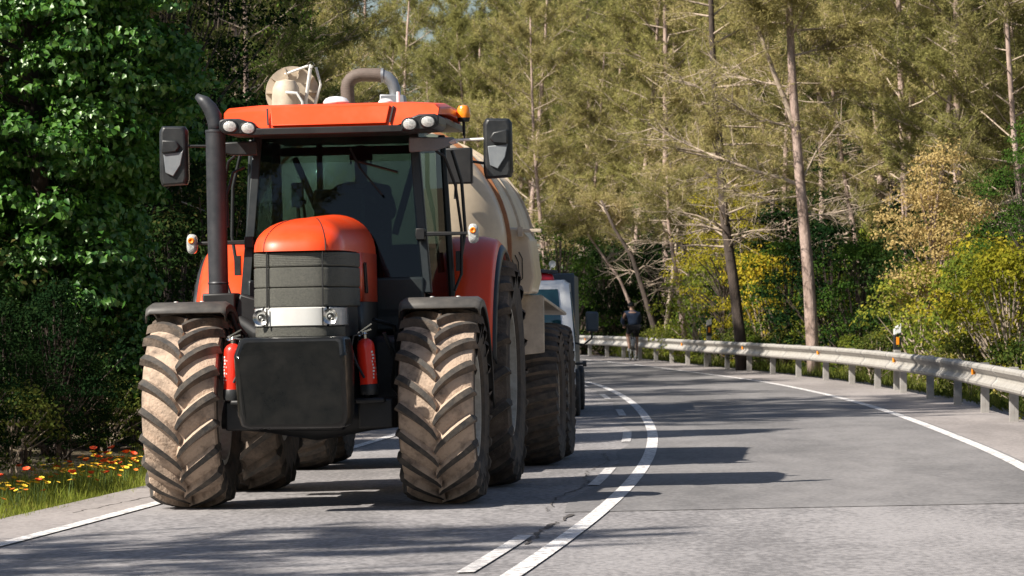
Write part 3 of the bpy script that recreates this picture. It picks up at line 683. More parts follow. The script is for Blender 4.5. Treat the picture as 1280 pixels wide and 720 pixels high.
    MB().box((sx_+.02, .92, 1.52), (.26, .3, .22)).box((sx_+.25, .95, 1.38), (.28, .28, .42), rot=(0, R(18), 0)).tube([(sx_+.1, .9, 1.45), (-.55, .7, 1.3), (-.3, .5, 1.35)], .06, 12).build('exhaust_box', m_blkm, T, bevel=.02)
    MB().tube([(-.70, 1.1, 2.62), (-.78, 1.05, 2.58), (-.83, 1.02, 2.4), (-.82, 1.0, 2.15)], .012, 8).build('cab_hose', m_blkm, T)
    for hp in ([(.55, -.3, 1.3), (.62, -.2, 1.1), (.56, .1, .9), (.6, .3, .8)], [(.45, -.1, 1.4), (.58, .1, 1.35), (.62, .3, 1.0)], [(-.5, -.2, 1.25), (-.58, 0, 1.1), (-.55, .2, .9)]): MB().tube(hp, .016, 8).build('hydraulic_hose', m_blk, T)
    MB().tube([(0, 3.2, .6), (0, 4.15, .6)], .05, 8).box((-.35, 3.5, .7), (.06, .8, .06)).box((.35, 3.5, .7), (.06, .8, .06)).build('rear_hitch', m_blkm, T)
    return T
def rows_safe(H0, DH, ring):
    rows = [ring(H0)]
    for ph in np.linspace(0, 90, 11)[1:]:
        c, s_ = math.cos(R(ph)), math.sin(R(ph)); row = []
        xi = 1-(c**.95 if c > 1e-6 else 0)
        for (x, y, z) in ring(H0):
            fy = max(0, min(1, (.3 - y)/1.44)); ny = y + (1-c**.8 if c > 1e-6 else 1)*fy*1.15
            sl = .055*max(0, min(1, (y+.4)/1.5)); row.append((x*(1-xi), ny, H0 + DH*s_**.9 + sl*s_))
        rows.append(row)
    return rows
m_hl = M('headlight_glass', (.70, .72, .72), (.5, .52, .53), rough=.12, coat=1, scale=18)
m_box = M('weight_box_paint', (.005, .006, .006), (.012, .012, .011), rough=.28, scale=7, coat=.2, spec=.35, bump=.12, bscale=7)
m_fend = M('fender_plastic', (.05, .048, .045), (.085, .078, .07), rough=.5, scale=9)
m_dash_p = M('dashboard_plastic', (.34, .37, .37), (.28, .31, .31), rough=.6, scale=6)
m_cab = M('cab_frame', (.012, .018, .02), (.022, .028, .03), rough=.4, scale=8)
TR = build_tractor()
def tloc(p):  # tractor-local to world
    return TR_M @ Vector(p)
TR_M = Matrix.Translation(TR.location) @ Euler(TR.rotation_euler).to_matrix().to_4x4()
# ------------------------------------------------------------------ fire extinguishers on the front of the tractor
def extinguisher(p, tilt, label, side):
    e = thing('fire_extinguisher', label, 'fire extinguisher', tloc(p), (0, tilt, R(-5)), None)
    MB().lathe([(.05, .001), (.05, .066), (.33, .068), (.36, .064), (.385, .048), (.40, .025), (.405, .001)], n=28).build('cylinder', m_extr, e)
    MB().lathe([(-.02, .001), (-.02, .066), (.0, .07), (.055, .070), (.06, .067)], n=28).build('foot_ring', m_blk, e)
    v = MB().lathe([(.40, .018), (.43, .018), (.435, .026), (.45, .02), (.46, .001)], n=14).box((.012, -.01, .455), (.09, .018, .012), rot=(0, R(-15), 0)).box((.018, -.01, .482), (.10, .018, .010), rot=(0, R(-30), 0)).lathe([(-.0, .001), (-.006, .018), (.0, .02)], (-.03, -.02, .44), 'y', 12).build('valve', m_chrome, e)
    MB().tube([(-side*.02, -.02, .44), (-side*.08, -.03, .43), (-side*.105, -.04, .34), (-side*.07, -.065, .22), (-side*.02, -.078, .11)], .010, 8).build('hose', m_blk, e)
    # labels wrap the cylinder
    def wrap(a0, a1, z0, z1, rr=.0695): return [[(rr*math.sin(a), -rr*math.cos(a), z) for a in np.linspace(R(a0), R(a1), 8)] for z in (z0, z1)]
    if side < 0:
        MB().grid(wrap(20, 75, .285, .315)).build('label', m_label, e); MB().grid(wrap(20, 75, .23, .262)).build('label', m_label, e)
        MB().grid(wrap(20, 75, .266, .281)).build('label', m_blk, e)
    base = -62 if side < 0 else 40
    mb = MB(); rr = random.Random(4)
    for k in range(9):
        z = .10+.024*k; a = base + rr.uniform(-4, 4); mb.grid(wrap(a, a+rr.uniform(8, 18), z, z+.014, .070))
        if k % 2: mb.grid(wrap(a+26, a+26+rr.uniform(4, 9), z, z+.01, .070))
    mb.build('printed_marks', m_label, e)
    return e
extinguisher((-.575, -.50, .84), R(1), 'red fire extinguisher with white label left of the black front box', -1)
extinguisher((.455, -.48, .86), R(-5), 'red fire extinguisher tilted on the right of the black front box', 1)

# ------------------------------------------------------------------ slurry tanker
def build_tanker():
    K = thing('slurry_tanker', 'cream slurry tanker trailer with brown band, hitched behind the red tractor', 'trailer', (-.90, 37.2, plane(-.9)), (0, -math.atan(.02), R(-4.5)))
    cz = 2.02; r = 1.165; tx = -.15
    prof = [(-2.05, .001)]
    for a in np.linspace(5, 90, 12): prof.append((-1.45-.58*math.cos(R(a)), r*math.sin(R(a))))
    tank = MB().lathe(prof + [(-1.38, r), (1.85, r)] + [(1.85+.5*math.sin(R(a)), max(.001, r*math.cos(R(a)))) for a in np.linspace(0, 90, 10)], (tx, 0, cz), 'y', 72).build('tank', m_tank, K, ang=50)
    MB().lathe([(-1.42, r-.01), (-1.42, r+.035), (-1.34, r+.035), (-1.34, r-.01)], (tx, 0, cz), 'y', 72).build('flange_band', m_band, tank, ang=30)
    for yy in (.15, 1.75):
        MB().lathe([(yy, r-.01), (yy, r+.022), (yy+.06, r+.022), (yy+.06, r-.01)], (tx, 0, cz), 'y', 72).build('rib_ring', m_tankd, tank, ang=30)
    MB().tube([(.95, -1.9, 2.75), (.62, -1.95, 2.8), (.6, -1.95, 2.45)], .015, 8).build('front_rail', m_blkm, K)
    MB().box((.63, -2.02, 2.74), (.27, .12, .32)).box((.5, -1.9, 2.92), (.1, .2, .05)).build('control_box', m_blkm, K, bevel=.015)
    # filler dome, left
    d = MB().lathe([(0, .13), (.24, .13), (.32, .12), (.38, .09), (.40, .001)], (-1.0, -1.2, 3.2), 'z', 24).build('suction_pipe', m_tankd, K)
    MB().tube([(-1.0, -1.2, 2.0), (-1.0, -1.2, 3.21)], .128, 20).build('riser_pipe', m_tankd, K)
    fl = MB().lathe([(-.02, .001), (-.02, .245), (.02, .245), (.02, .001)], (0, 0, 0), 'y', 32)
    for k in range(10):
        a = k*PI/5; fl.box((.19*math.cos(a), -.03, .19*math.sin(a)), (.11, .05, .012), rot=(0, -a, 0))
    fo = fl.build('pipe_flange', m_tankd, d, loc=(-.96, -1.05, 3.48), ang=30); fo.rotation_euler = (0, 0, R(12))
    MB().tube([(-.98, -1.34, 3.47), (-.88, -1.36, 3.46), (-.83, -1.36, 3.38), (-.83, -1.36, 3.05)], .014, 8).build('bleed_pipe', m_sil, d)
    MB().tube([(-.88, -1.1, 3.1), (-.78, -1.1, 3.73)], .017, 8).tube([(-.78, -1.1, 3.73), (-1.02, -1.1, 3.65)], .012, 8).tube([(-.83, -1.05, 3.15), (-.70, -1.05, 3.55), (-.74, -1.05, 3.71)], .013, 8).lathe([(-.02, .03), (.02, .03)], (-.78, -1.1, 3.73), 'y', 10).build('lever_linkage', m_sil, d)
    hz_ = []
    # hose arc
    pts = [(-.30, -1.3, 3.1), (-.32, -1.3, 3.35), (-.325, -1.3, 3.50)] + [(-.185-.14*math.cos(R(a)), -1.3, 3.50+.115*math.sin(R(a))) for a in (20, 40, 60, 80, 90)] + [(-.04, -1.3, 3.61), (.0, -1.3, 3.60)]
    MB().tube(pts, .062, 18).build('overflow_hose', m_hose, K, loc=(-.10, 0, 0))
    MB().tube([(-.01, -1.3, 3.605), (.04, -1.3, 3.585), (.085, -1.3, 3.54), (.11, -1.3, 3.47), (.115, -1.3, 3.38)], [.058, .058, .056, .053, .05], 18).lathe([(-.012, .066), (.012, .066)], (0, -1.3, 3.605), 'x', 18).build('metal_elbow', m_greym, K, loc=(-.10, 0, 0))
    MB().hexa([(-.03, -1.42, 3.18), (.23, -1.42, 3.18), (.23, -1.2, 3.18), (-.03, -1.2, 3.18), (-.02, -1.40, 3.43), (.20, -1.40, 3.42), (.20, -1.2, 3.42), (-.02, -1.2, 3.43)]).build('float_box', m_greym, K, bevel=.01, loc=(-.10, 0, 0))
    # frame, drawbar, fenders
    MB().box((-.35, 0, .95), (.12, 4.6, .22)).box((.35, 0, .95), (.12, 4.6, .22)).box((0, -1.6, 1.0), (.9, .1, .3)).box((0, 1.6, 1.0), (.9, .1, .3)).hexa([(-.4, -2.0, .85), (.4, -2.0, .85), (.06, -3.6, .6), (-.06, -3.6, .6), (-.4, -2.0, 1.0), (.4, -2.0, 1.0), (.06, -3.6, .72), (-.06, -3.6, .72)]).build('frame', m_tankd, K, bevel=.01)
    for yy in (0, 1.42): MB().tube([(-1.0, yy, .665), (1.0, yy, .665)], .07, 10).build('axle', m_blkm, K)
    for sx in (-1, 1):
        f = MB(); th = .02
        f.hexa([(sx*.98, -.86, 1.03), (sx*1.29, -.86, 1.06), (sx*1.29, -.82, 1.06), (sx*.98, -.82, 1.03), (sx*.98, -.80, 1.60), (sx*1.29, -.80, 1.58), (sx*1.29, -.76, 1.58), (sx*.98, -.76, 1.60)])
        f.hexa([(sx*.72, -.78, 1.58), (sx*1.27, -.78, 1.56), (sx*1.30, 2.2, 1.40), (sx*.72, 2.2, 1.42), (sx*.72, -.78, 1.61), (sx*1.27, -.78, 1.59), (sx*1.30, 2.2, 1.43), (sx*.72, 2.2, 1.45)])
        f.build('mudguard', m_tankd, K, bevel=.008)
    sp = MB().prism([(.86, 1.60), (1.20, 1.60), (1.24, 1.75), (1.20, 2.1), (1.10, 2.2), (.9, 2.2)], -1.2, -.3)
    sp.build('side_cabinet', m_tank, K, bevel=.02)
    mb = MB()
    for k in range(3):
        o_ = .035*k; mb.tube([(.90+o_, -1.215, 1.66+o_*.5), (1.05-o_*.3, -1.215, 1.66+o_*.5), (1.13-o_, -1.215, 1.74+o_*.5), (1.13-o_, -1.215, 1.92-o_), (1.10-o_, -1.215, 1.98-o_*.8)], .005, 5)
    mb.build('cabinet_ridge', m_blkm, K)
    MB().box((1.2, -1.2, 2.17), (.22, .1, .03)).box((1.12, -1.25, 2.16), (.05, .05, .09)).build('side_bracket', m_tankd, K, bevel=.005)
    MB().lathe([(-.02, .04), (.0, .045), (.03, .03)], (.93, -1.25, 1.64), 'y', 16).build('side_lamp', m_lens, K)
    for sx in (-1, 1):
        for yy in (0, 1.42): wheel(K, (sx*1.09, yy, .665), .665, .58, .34, 30, .025, .050, .12, dusty=False, flip=sx < 0)
    return K
TK = build_tanker()

# ------------------------------------------------------------------ people
def skinmesh(name, joints, edges, mat, parent=None, sub=2, grow=0.0, root=0):
    me = bpy.data.meshes.new(name); me.from_pydata([j[0] for j in joints], edges, [])
    o = bpy.data.objects.new(name, me); COL.objects.link(o)
    md = o.modifiers.new('skin', 'SKIN'); md.use_smooth_shade = True; md.branch_smoothing = .3
    for i, j in enumerate(joints):
        r_ = j[1]; r_ = (r_, r_) if not hasattr(r_, '__len__') else r_
        o.data.skin_vertices[0].data[i].radius = (r_[0]+grow, r_[1]+grow)
        o.data.skin_vertices[0].data[i].use_root = (i == root)
    s = o.modifiers.new('sub', 'SUBSURF'); s.levels = sub; s.render_levels = sub
    dg = bpy.context.evaluated_depsgraph_get(); dg.update()
    nm = bpy.data.meshes.new_from_object(o.evaluated_get(dg)); nm.name = name
    bpy.data.objects.remove(o); bpy.data.meshes.remove(me)
    nm.materials.clear(); nm.materials.append(mat)
    for p in nm.polygons: p.use_smooth = True
    o = bpy.data.objects.new(name, nm); COL.objects.link(o)
    if parent: o.parent = parent
    return o
def person(label, loc, rot, J, cloth_top, cloth_leg, shoe, hat=None, hatmat=None, faceb=-1, hair=None, top_extra=0, short=True):
    """J: joint positions; faceb = direction of the face along y."""
    P = thing('person', label, 'person', loc, rot)
    names = ['pelvis', 'belly', 'chest', 'neck', 'headb', 'head', 'headt', 'shL', 'elL', 'wrL', 'shR', 'elR', 'wrR', 'hipL', 'knL', 'anL', 'ftL', 'hipR', 'knR', 'anR', 'ftR', 'nose']
    rad = {'pelvis': (.15, .11), 'belly': (.135, .10), 'chest': (.155, .11), 'neck': .052, 'headb': .06, 'head': (.078, .092), 'headt': (.06, .07), 'shL': .058, 'elL': .042, 'wrL': .028, 'shR': .058, 'elR': .042, 'wrR': .028,
           'hipL': .085, 'knL': .056, 'anL': .036, 'ftL': .03, 'hipR': .085, 'knR': .056, 'anR': .036, 'ftR': .03, 'nose': .016}
    idx = {n: i for i, n in enumerate(names)}
    hd = Vector(J['head']); J = dict(J); J['nose'] = tuple(hd + Vector((0, faceb*.108, -.012)))
    E = [('pelvis', 'belly'), ('belly', 'chest'), ('chest', 'neck'), ('neck', 'headb'), ('headb', 'head'), ('head', 'headt'), ('chest', 'shL'), ('shL', 'elL'), ('elL', 'wrL'), ('chest', 'shR'), ('shR', 'elR'), ('elR', 'wrR'),
         ('pelvis', 'hipL'), ('hipL', 'knL'), ('knL', 'anL'), ('anL', 'ftL'), ('pelvis', 'hipR'), ('hipR', 'knR'), ('knR', 'anR'), ('anR', 'ftR'), ('head', 'nose')]
    slim = lambda n: tuple(v*.80 for v in rad[n]) if n in ('pelvis', 'belly', 'chest') else (rad[n]*.8 if n in ('shL', 'shR') else rad[n])
    body = skinmesh('body', [(J[n], slim(n)) for n in names], [(idx[a], idx[b]) for a, b in E], m_skin, P)
    J['collar'] = tuple(Vector(J['chest']).lerp(Vector(J['neck']), .85)); rad['collar'] = (.085, .075); E = E + [('chest', 'collar')]
    def sub(nm, ns, mat, grow):
        ii = {n: i for i, n in enumerate(ns)}
        return skinmesh(nm, [(J[n], rad[n]) for n in ns], [(ii[a], ii[b]) for a, b in E if a in ii and b in ii], mat, P, grow=grow)
    J['midL'] = J['knL']
    sub('shirt', ['pelvis', 'belly', 'chest', 'collar', 'shL', 'elL', 'wrL', 'shR', 'elR', 'wrR'], cloth_top, .022)
    J2 = dict(J)
    if short:
        for s in 'LR': J2['kn'+s] = tuple(Vector(J['hip'+s]).lerp(Vector(J['kn'+s]), .72))
    Jk = J; J = J2
    ns = ['pelvis', 'hipL', 'knL', 'hipR', 'knR'] + ([] if short else ['anL', 'anR'])
    sub('shorts' if short else 'trousers', ns, cloth_leg, .017)
    J = Jk
    for s in 'LR':
        a, f = Vector(J['an'+s]), Vector(J['ft'+s])
        skinmesh('shoe', [(a, .040), (a.lerp(f, .5) - Vector((0, 0, .01)), .042), (f, .036)], [(0, 1), (1, 2)], shoe, P)
        # hands: palm, four fingers, thumb
        wv, el = Vector(J['wr'+s]), Vector(J['el'+s]); d = (wv-el).normalized()
        side = d.cross(Vector((0, 0, 1))); side = side.normalized() if side.length > .1 else Vector((1, 0, 0)); dn = side.cross(d)
        if dn.z > 0: dn = -dn
        jo = [(wv, .026), (wv+d*.04, (.036, .02)), (wv+d*.08, (.036, .018))]; ed = [(0, 1), (1, 2)]
        for k in range(4):
            b = wv+d*.085+side*(.030-.02*k); L = [.032, .036, .034, .026][k]
            n0 = len(jo); jo += [(b, .0095), (b+d*L+dn*.012, .009), (b+d*L*1.25+dn*(.012+L), .008)]; ed += [(2, n0), (n0, n0+1), (n0+1, n0+2)]
        tsd = 1 if s == 'L' else -1; n0 = len(jo)
        jo += [(wv+d*.035+side*.038*tsd, .011), (wv+d*.065+side*.058*tsd+dn*.02, .0095)]; ed += [(1, n0), (n0, n0+1)]
        skinmesh('hand', jo, ed, m_skin, P, sub=1)
        MB().lathe([(-.008, .001), (-.006, .018), (.006, .018), (.008, .001)], tuple(hd+Vector(((.082 if s == 'L' else -.082), 0, -.005))), 'x', 10).build('ear', m_skin, P)
        MB().lathe([(0, .001), (faceb*.004, .009), (0, .012)], tuple(hd+Vector((.032 if s == 'L' else -.032, faceb*.088, .012))), 'y', 10).build('eye', m_black, P)
    MB().tube([tuple(hd+Vector((-.024, faceb*.086, -.045))), tuple(hd+Vector((0, faceb*.092, -.047))), tuple(hd+Vector((.024, faceb*.086, -.045)))], .005, 6).build('mouth', m_redm, P)
    if hair:
        rows = [[tuple(hd + Vector((.088*math.cos(a)*math.sin(R(t)), -faceb*.012+.10*math.sin(a)*math.sin(R(t)), .02+.105*math.cos(R(t))))) for a in np.linspace(0, 2*PI, 21)[:-1]] for t in (2, 30, 55, 75, 92)]
        MB().grid(rows, close=True).build('hair', hair, P)
    if hat:
        rows = [[tuple(hd + Vector((.092*math.cos(a)*math.sin(R(t)), .115*math.sin(a)*math.sin(R(t)), .03+.105*math.cos(R(t))))) for a in np.linspace(0, 2*PI, 25)[:-1]] for t in (2, 20, 40, 60, 80, 95)]
        h = MB().grid(rows, close=True).build(hat, hatmat, P, solid=.01)
        if hat == 'cap':
            MB().add([tuple(hd+Vector((x_, faceb*y_, .035))) for x_, y_ in ((-.075, .09), (-.05, .17), (.05, .17), (.075, .09))], [(0, 1, 2, 3)]).build('peak', hatmat, h, solid=.008)
    return P
m_redm = M('lips', (.30, .12, .10), rough=.6)
# driver, seated in the cab, facing the camera
J = dict(pelvis=(0, .02, .09), belly=(0, -.0, .25), chest=(.0, -.02, .45), neck=(0, -.03, .60), headb=(0, -.035, .66), head=(0, -.05, .745), headt=(0, -.05, .81),
         shL=(.185, -.03, .52), elL=(.26, -.20, .30), wrL=(.16, -.41, .41), shR=(-.185, -.03, .52), elR=(-.25, -.2, .29), wrR=(-.15, -.41, .41),
         hipL=(.10, -.02, .07), knL=(.17, -.42, .09), anL=(.16, -.52, -.33), ftL=(.17, -.66, -.37), hipR=(-.10, -.02, .07), knR=(-.15, -.42, .09), anR=(-.15, -.52, -.33), ftR=(-.15, -.66, -.37))
person('driver in a dark cap and dark top sitting behind the tractor windscreen', tloc((.07, 2.28, 1.94)), (0, 0, R(-5)), J, m_black, m_navy, m_black, hat='cap', hatmat=m_black, faceb=-1, hair=m_hair, short=False)

# cyclist seen from behind
CX, CY = 3.42, 112.0
CZ = plane(CX)+.002
chead = R(6)
J = dict(pelvis=(0, -.12, .97), belly=(0, .0, 1.10), chest=(0, .16, 1.30), neck=(0, .28, 1.42), headb=(0, .32, 1.46), head=(0, .36, 1.53), headt=(0, .36, 1.60),
         shL=(-.19, .20, 1.35), elL=(-.25, .36, 1.13), wrL=(-.20, .52, 1.03), shR=(.19, .20, 1.35), elR=(.25, .36, 1.13), wrR=(.20, .52, 1.03),
         hipL=(-.09, -.10, .93), knL=(-.12, .22, .72), anL=(-.10, .02, .36), ftL=(-.10, .16, .33), hipR=(.09, -.10, .93), knR=(.12, .10, .56), anR=(.10, -.06, .17), ftR=(.10, .08, .13))
person('cyclist in navy jersey and black shorts riding away beside the guardrail', (CX, CY, CZ), (0, 0, chead), J, m_navy, m_black, m_white, hat='helmet', hatmat=m_black, faceb=1, hair=m_hair, short=True)
def bicycle():
    B = thing('bicycle', 'dark road bicycle ridden by the cyclist in navy', 'bicycle', (CX, CY, CZ), (0, 0, chead))
    for yy in (-.50, .52):
        wv = MB().lathe([(-.02, .03), (.02, .03)], (0, 0, 0), 'x', 10).build('wheel', m_blkm, B, loc=(0, yy, .335))
        MB().tube([(0, .325*math.cos(a), .325*math.sin(a)) for a in np.linspace(0, 2*PI, 33)], .014, 6, cap=False).build('tyre', m_rubber, wv)
        rim = MB().tube([(0, .30*math.cos(a), .30*math.sin(a)) for a in np.linspace(0, 2*PI, 33)], .008, 6, cap=False)
        for k in range(16): rim.tube([(0, 0, 0), (0, .30*math.cos(k*PI/8), .30*math.sin(k*PI/8))], .0015, 3)
        rim.build('rim', m_sil, wv)
    f = MB(); f.tube([(0, -.16, .84), (0, .0, .30)], .016, 8).tube([(0, .0, .30), (0, .38, .80)], .018, 8).tube([(0, -.14, .80), (0, .38, .86)], .016, 8)
    for sx in (-.04, .04): f.tube([(sx, -.50, .335), (sx*.5, -.13, .78)], .009, 6).tube([(sx, -.5, .335), (0, .0, .30)], .009, 6)
    f.build('frame', m_blkm, B)
    MB().tube([(0, .38, .90), (0, .42, .72), (0, .52, .335)], .014, 8).build('fork', m_blkm, B)
    MB().tube([(-.21, .56, .98), (-.21, .50, 1.0), (0, .44, 1.0), (.21, .50, 1.0), (.21, .56, .98)], .013, 8).tube([(0, .40, .86), (0, .44, 1.0)], .013, 8).build('handlebar', m_blkm, B)
    MB().box((0, -.18, .90), (.14, .24, .05)).tube([(0, -.16, .84), (0, -.17, .9)], .013, 8).build('saddle', m_black, B, bevel=.02)
    MB().tube([(.09, .10, .15), (.06, .0, .30), (-.06, .0, .30), (-.09, .08, .33)], .010, 6).box((.10, .05, .12), (.09, .08, .02)).box((-.10, .10, .305), (.09, .08, .02)).build('crank', m_sil, B)
    MB().box((0, -.27, .82), (.08, .1, .08)).build('saddle_bag', m_black, B, bevel=.02)
    MB().box((-.06, -.5, .52), (.10, .2, .20)).build('pannier', m_greyp, B, bevel=.03)
bicycle()

# ------------------------------------------------------------------ white truck behind the tanker
def build_truck():
    U = thing('light_truck', 'small white truck with dark load box following behind the slurry tanker', 'truck', (.03, 54.2, plane(.03)), (0, -math.atan(.02), R(-2)))
    # cab shell: side profile (y, z)
    prof = [(-.60, .42), (-.66, .50), (-.66, .95), (-.60, 1.02), (-.28, 1.78), (-.18, 1.86), (.95, 1.88), (1.0, .42)]
    n = len(prof); rows = []
    for x, s_ in ((-.86, .0), (-.83, 1), (-.78, 1), (.78, 1), (.83, 1), (.86, 0)):
        rows.append([(x, y if s_ else y*.98+.01, z if z < 1.0 else z - (.05 if abs(x) > .8 else 0)) for y, z in prof])
    for i, rr in enumerate(rows):
        rows[i] = [(x*(1-.09*max(0, (z-1.0)/.9)), y, z) for x, y, z in rr]
    body = MB().grid(rows, close=True).add(rows[0], [tuple(range(n))]).add(rows[-1], [tuple(range(n))[::-1]]).build('cab', m_white, U, bevel=.02, ang=30)
    MB().add([(-.70, -.598, 1.06), (.70, -.598, 1.06), (.64, -.318, 1.74), (-.64, -.318, 1.74)], [(0, 1, 2, 3)]).build('windscreen', m_tdark, U, solid=.006)
    for sx in (-1, 1):
        MB().add([(sx*.858, -.38, 1.08), (sx*.858, .7, 1.08), (sx*.80, .7, 1.70), (sx*.805, -.18, 1.70)], [(0, 1, 2, 3)]).build('side_window', m_tdark, U, solid=.012)
        l = MB().box((sx*.66, -.665, .62), (.22, .04, .16)).build('headlight', m_lens, U, bevel=.02)
        MB().box((sx*.80, -.66, .62), (.05, .05, .15)).build('turn_signal', m_amber, U, bevel=.01)
        mr = MB().prism([(sx*1.10-.085, 1.16), (sx*1.10+.085, 1.16), (sx*1.10+.09, 1.42), (sx*1.10-.085, 1.43)], -.62, -.50).build('side_mirror', m_blued, U, bevel=.03)
        MB().tube([(sx*.87, -.45, 1.0), (sx*.98, -.52, .98), (sx*1.09, -.56, 1.06), (sx*1.1, -.56, 1.18)], .013, 8).build('mirror_arm', m_blkm, mr)
    MB().box((0, -.70, .42), (1.66, .12, .24)).box((0, -.67, .62), (1.0, .03, .14)).box((0, -.62, .27), (1.5, .1, .1)).build('bumper', m_blued, U, bevel=.03)
    MB().box((0, 2.9, 1.27), (1.66, 3.6, 1.36)).box((0, 1.08, 1.42), (1.68, .05, 1.1)).build('load_box', m_blued, U, bevel=.02)
    MB().box((0, 2.3, .5), (.9, 5.2, .2)).build('chassis', m_blkm, U)
    MB().tube([(.86, -.3, .72), (.98, -.33, .72)], .02, 6).lathe([(0, .04), (.05, .04)], (.96, -.33, .72), 'x', 12).build('side_marker', m_blk, U)
    MB().tube([(.45, .3, 1.85), (.55, .2, 2.06)], .01, 6).lathe([(-.01, .05), (.01, .05), (.012, .001)], (.56, .2, 2.09), 'y', 16).build('round_mirror', m_sil, U)
    for sx in (-1, 1):
        for yy in (.1, 3.6):
            wv = MB().lathe([(-.10, .001), (-.10, .12), (-.04, .2), (.02, .2), (.1, .12), (.1, .001)], (0, 0, 0), 'x', 20).build('wheel', m_rim, U, loc=(sx*.80, yy, .32))
            MB().lathe([(-.09, .2), (-.11, .25), (-.10, .31), (-.08, .325), (.08, .325), (.10, .31), (.11, .25), (.09, .2)], axis='x', n=36).build('tyre', m_rubber, wv)
    return U
m_tdark = M('truck_window_glass', (.02, .07, .08), (.03, .10, .11), rough=.08, scale=1.5, coat=1)
build_truck()
cb = thing('cargo_bundle', 'small red bundle under a black cover on the roof of the white truck', 'bundle', (.42, 54.5, plane(.4)+1.86), (0, 0, R(5)))
MB().hexa([(-.2, -.15, 0), (.16, -.15, 0), (.16, .5, 0), (-.2, .5, 0), (-.18, -.1, .13), (.13, -.1, .10), (.13, .45, .10), (-.18, .45, .13)]).build('wrapping', m_redtail, cb, bevel=.03)
MB().hexa([(-.21, -.16, .125), (.2, -.16, .10), (.2, .5, .10), (-.21, .5, .125), (-.18, -.1, .17), (.2, -.12, .15), (.2, .45, .15), (-.18, .45, .17)]).build('cover', m_blk, cb, bevel=.015)

# ================================================================== vegetation
def unit(a): return a/np.maximum(1e-9, np.linalg.norm(a, axis=-1, keepdims=True))
def rnd_dir(n, g): return unit(g.normal(size=(n, 3)))
def tufts(C, D, n, L, W, g, spread=.75):
    """needle tufts: n thin triangles round every centre C pointing loosely along D"""
    N = len(C); c = np.repeat(C, n, 0); d = unit(np.repeat(D, n, 0)*(1-spread) + rnd_dir(N*n, g)*spread)
    l = L*g.uniform(.6, 1.25, (N*n, 1)); s = unit(np.cross(d, rnd_dir(N*n, g)))
    c = c + g.normal(size=c.shape)*L*.22; w_ = W*g.uniform(.7, 1.3, (N*n, 1))
    V = np.stack([c - s*w_/2, c + s*w_/2, c + d*l], 1).reshape(-1, 3)
    return V, np.arange(len(V)).reshape(-1, 3)
def leaves(C, Nrm, L, W, g, droop=.4, lobed=False):
    """one folded leaf at every point C with its face roughly along Nrm"""
    n = len(C); nn = unit(Nrm + g.normal(size=(n, 3))*.45)
    t = rnd_dir(n, g); t[:, 2] -= droop; t = unit(t - nn*(t*nn).sum(1, keepdims=True)); s = np.cross(nn, t)
    l = L*g.uniform(.6, 1.3, (n, 1)); w_ = W*g.uniform(.7, 1.25, (n, 1))
    if not lobed:
        V = np.stack([C, C + t*l*.45 + s*w_*.5 + nn*w_*.15, C + t*l - nn*l*.12, C + t*l*.45 - s*w_*.5 + nn*w_*.15], 1).reshape(-1, 3)
        b = np.arange(n)[:, None]*4; T = np.concatenate([b+[[0, 1, 2]], b+[[0, 2, 3]]], 0)
    else:
        V = np.stack([C, C + t*l*.22 + s*w_*.52 + nn*w_*.12, C + t*l*.58 + s*w_*.36 + nn*w_*.10, C + t*l - nn*l*.15, C + t*l*.58 - s*w_*.36 + nn*w_*.10, C + t*l*.22 - s*w_*.52 + nn*w_*.12], 1).reshape(-1, 3)
        b = np.arange(n)[:, None]*6; T = np.concatenate([b+[[0, i, i+1]] for i in (1, 2, 3, 4)], 0)
    return V, T
def trunk_path(H, lean, g, wob=.25, n=9):
    a = g.uniform(0, 6.28); P = []
    for i in range(n):
        t = i/(n-1); P.append((lean[0]*t**1.3 + wob*math.sin(t*4+a)*t, lean[1]*t + wob*math.cos(t*3+a)*t, H*t))
    return np.array(P)
def along(P, t):
    t = t*(len(P)-1); i = min(int(t), len(P)-2); return P[i] + (P[i+1]-P[i])*(t-i)
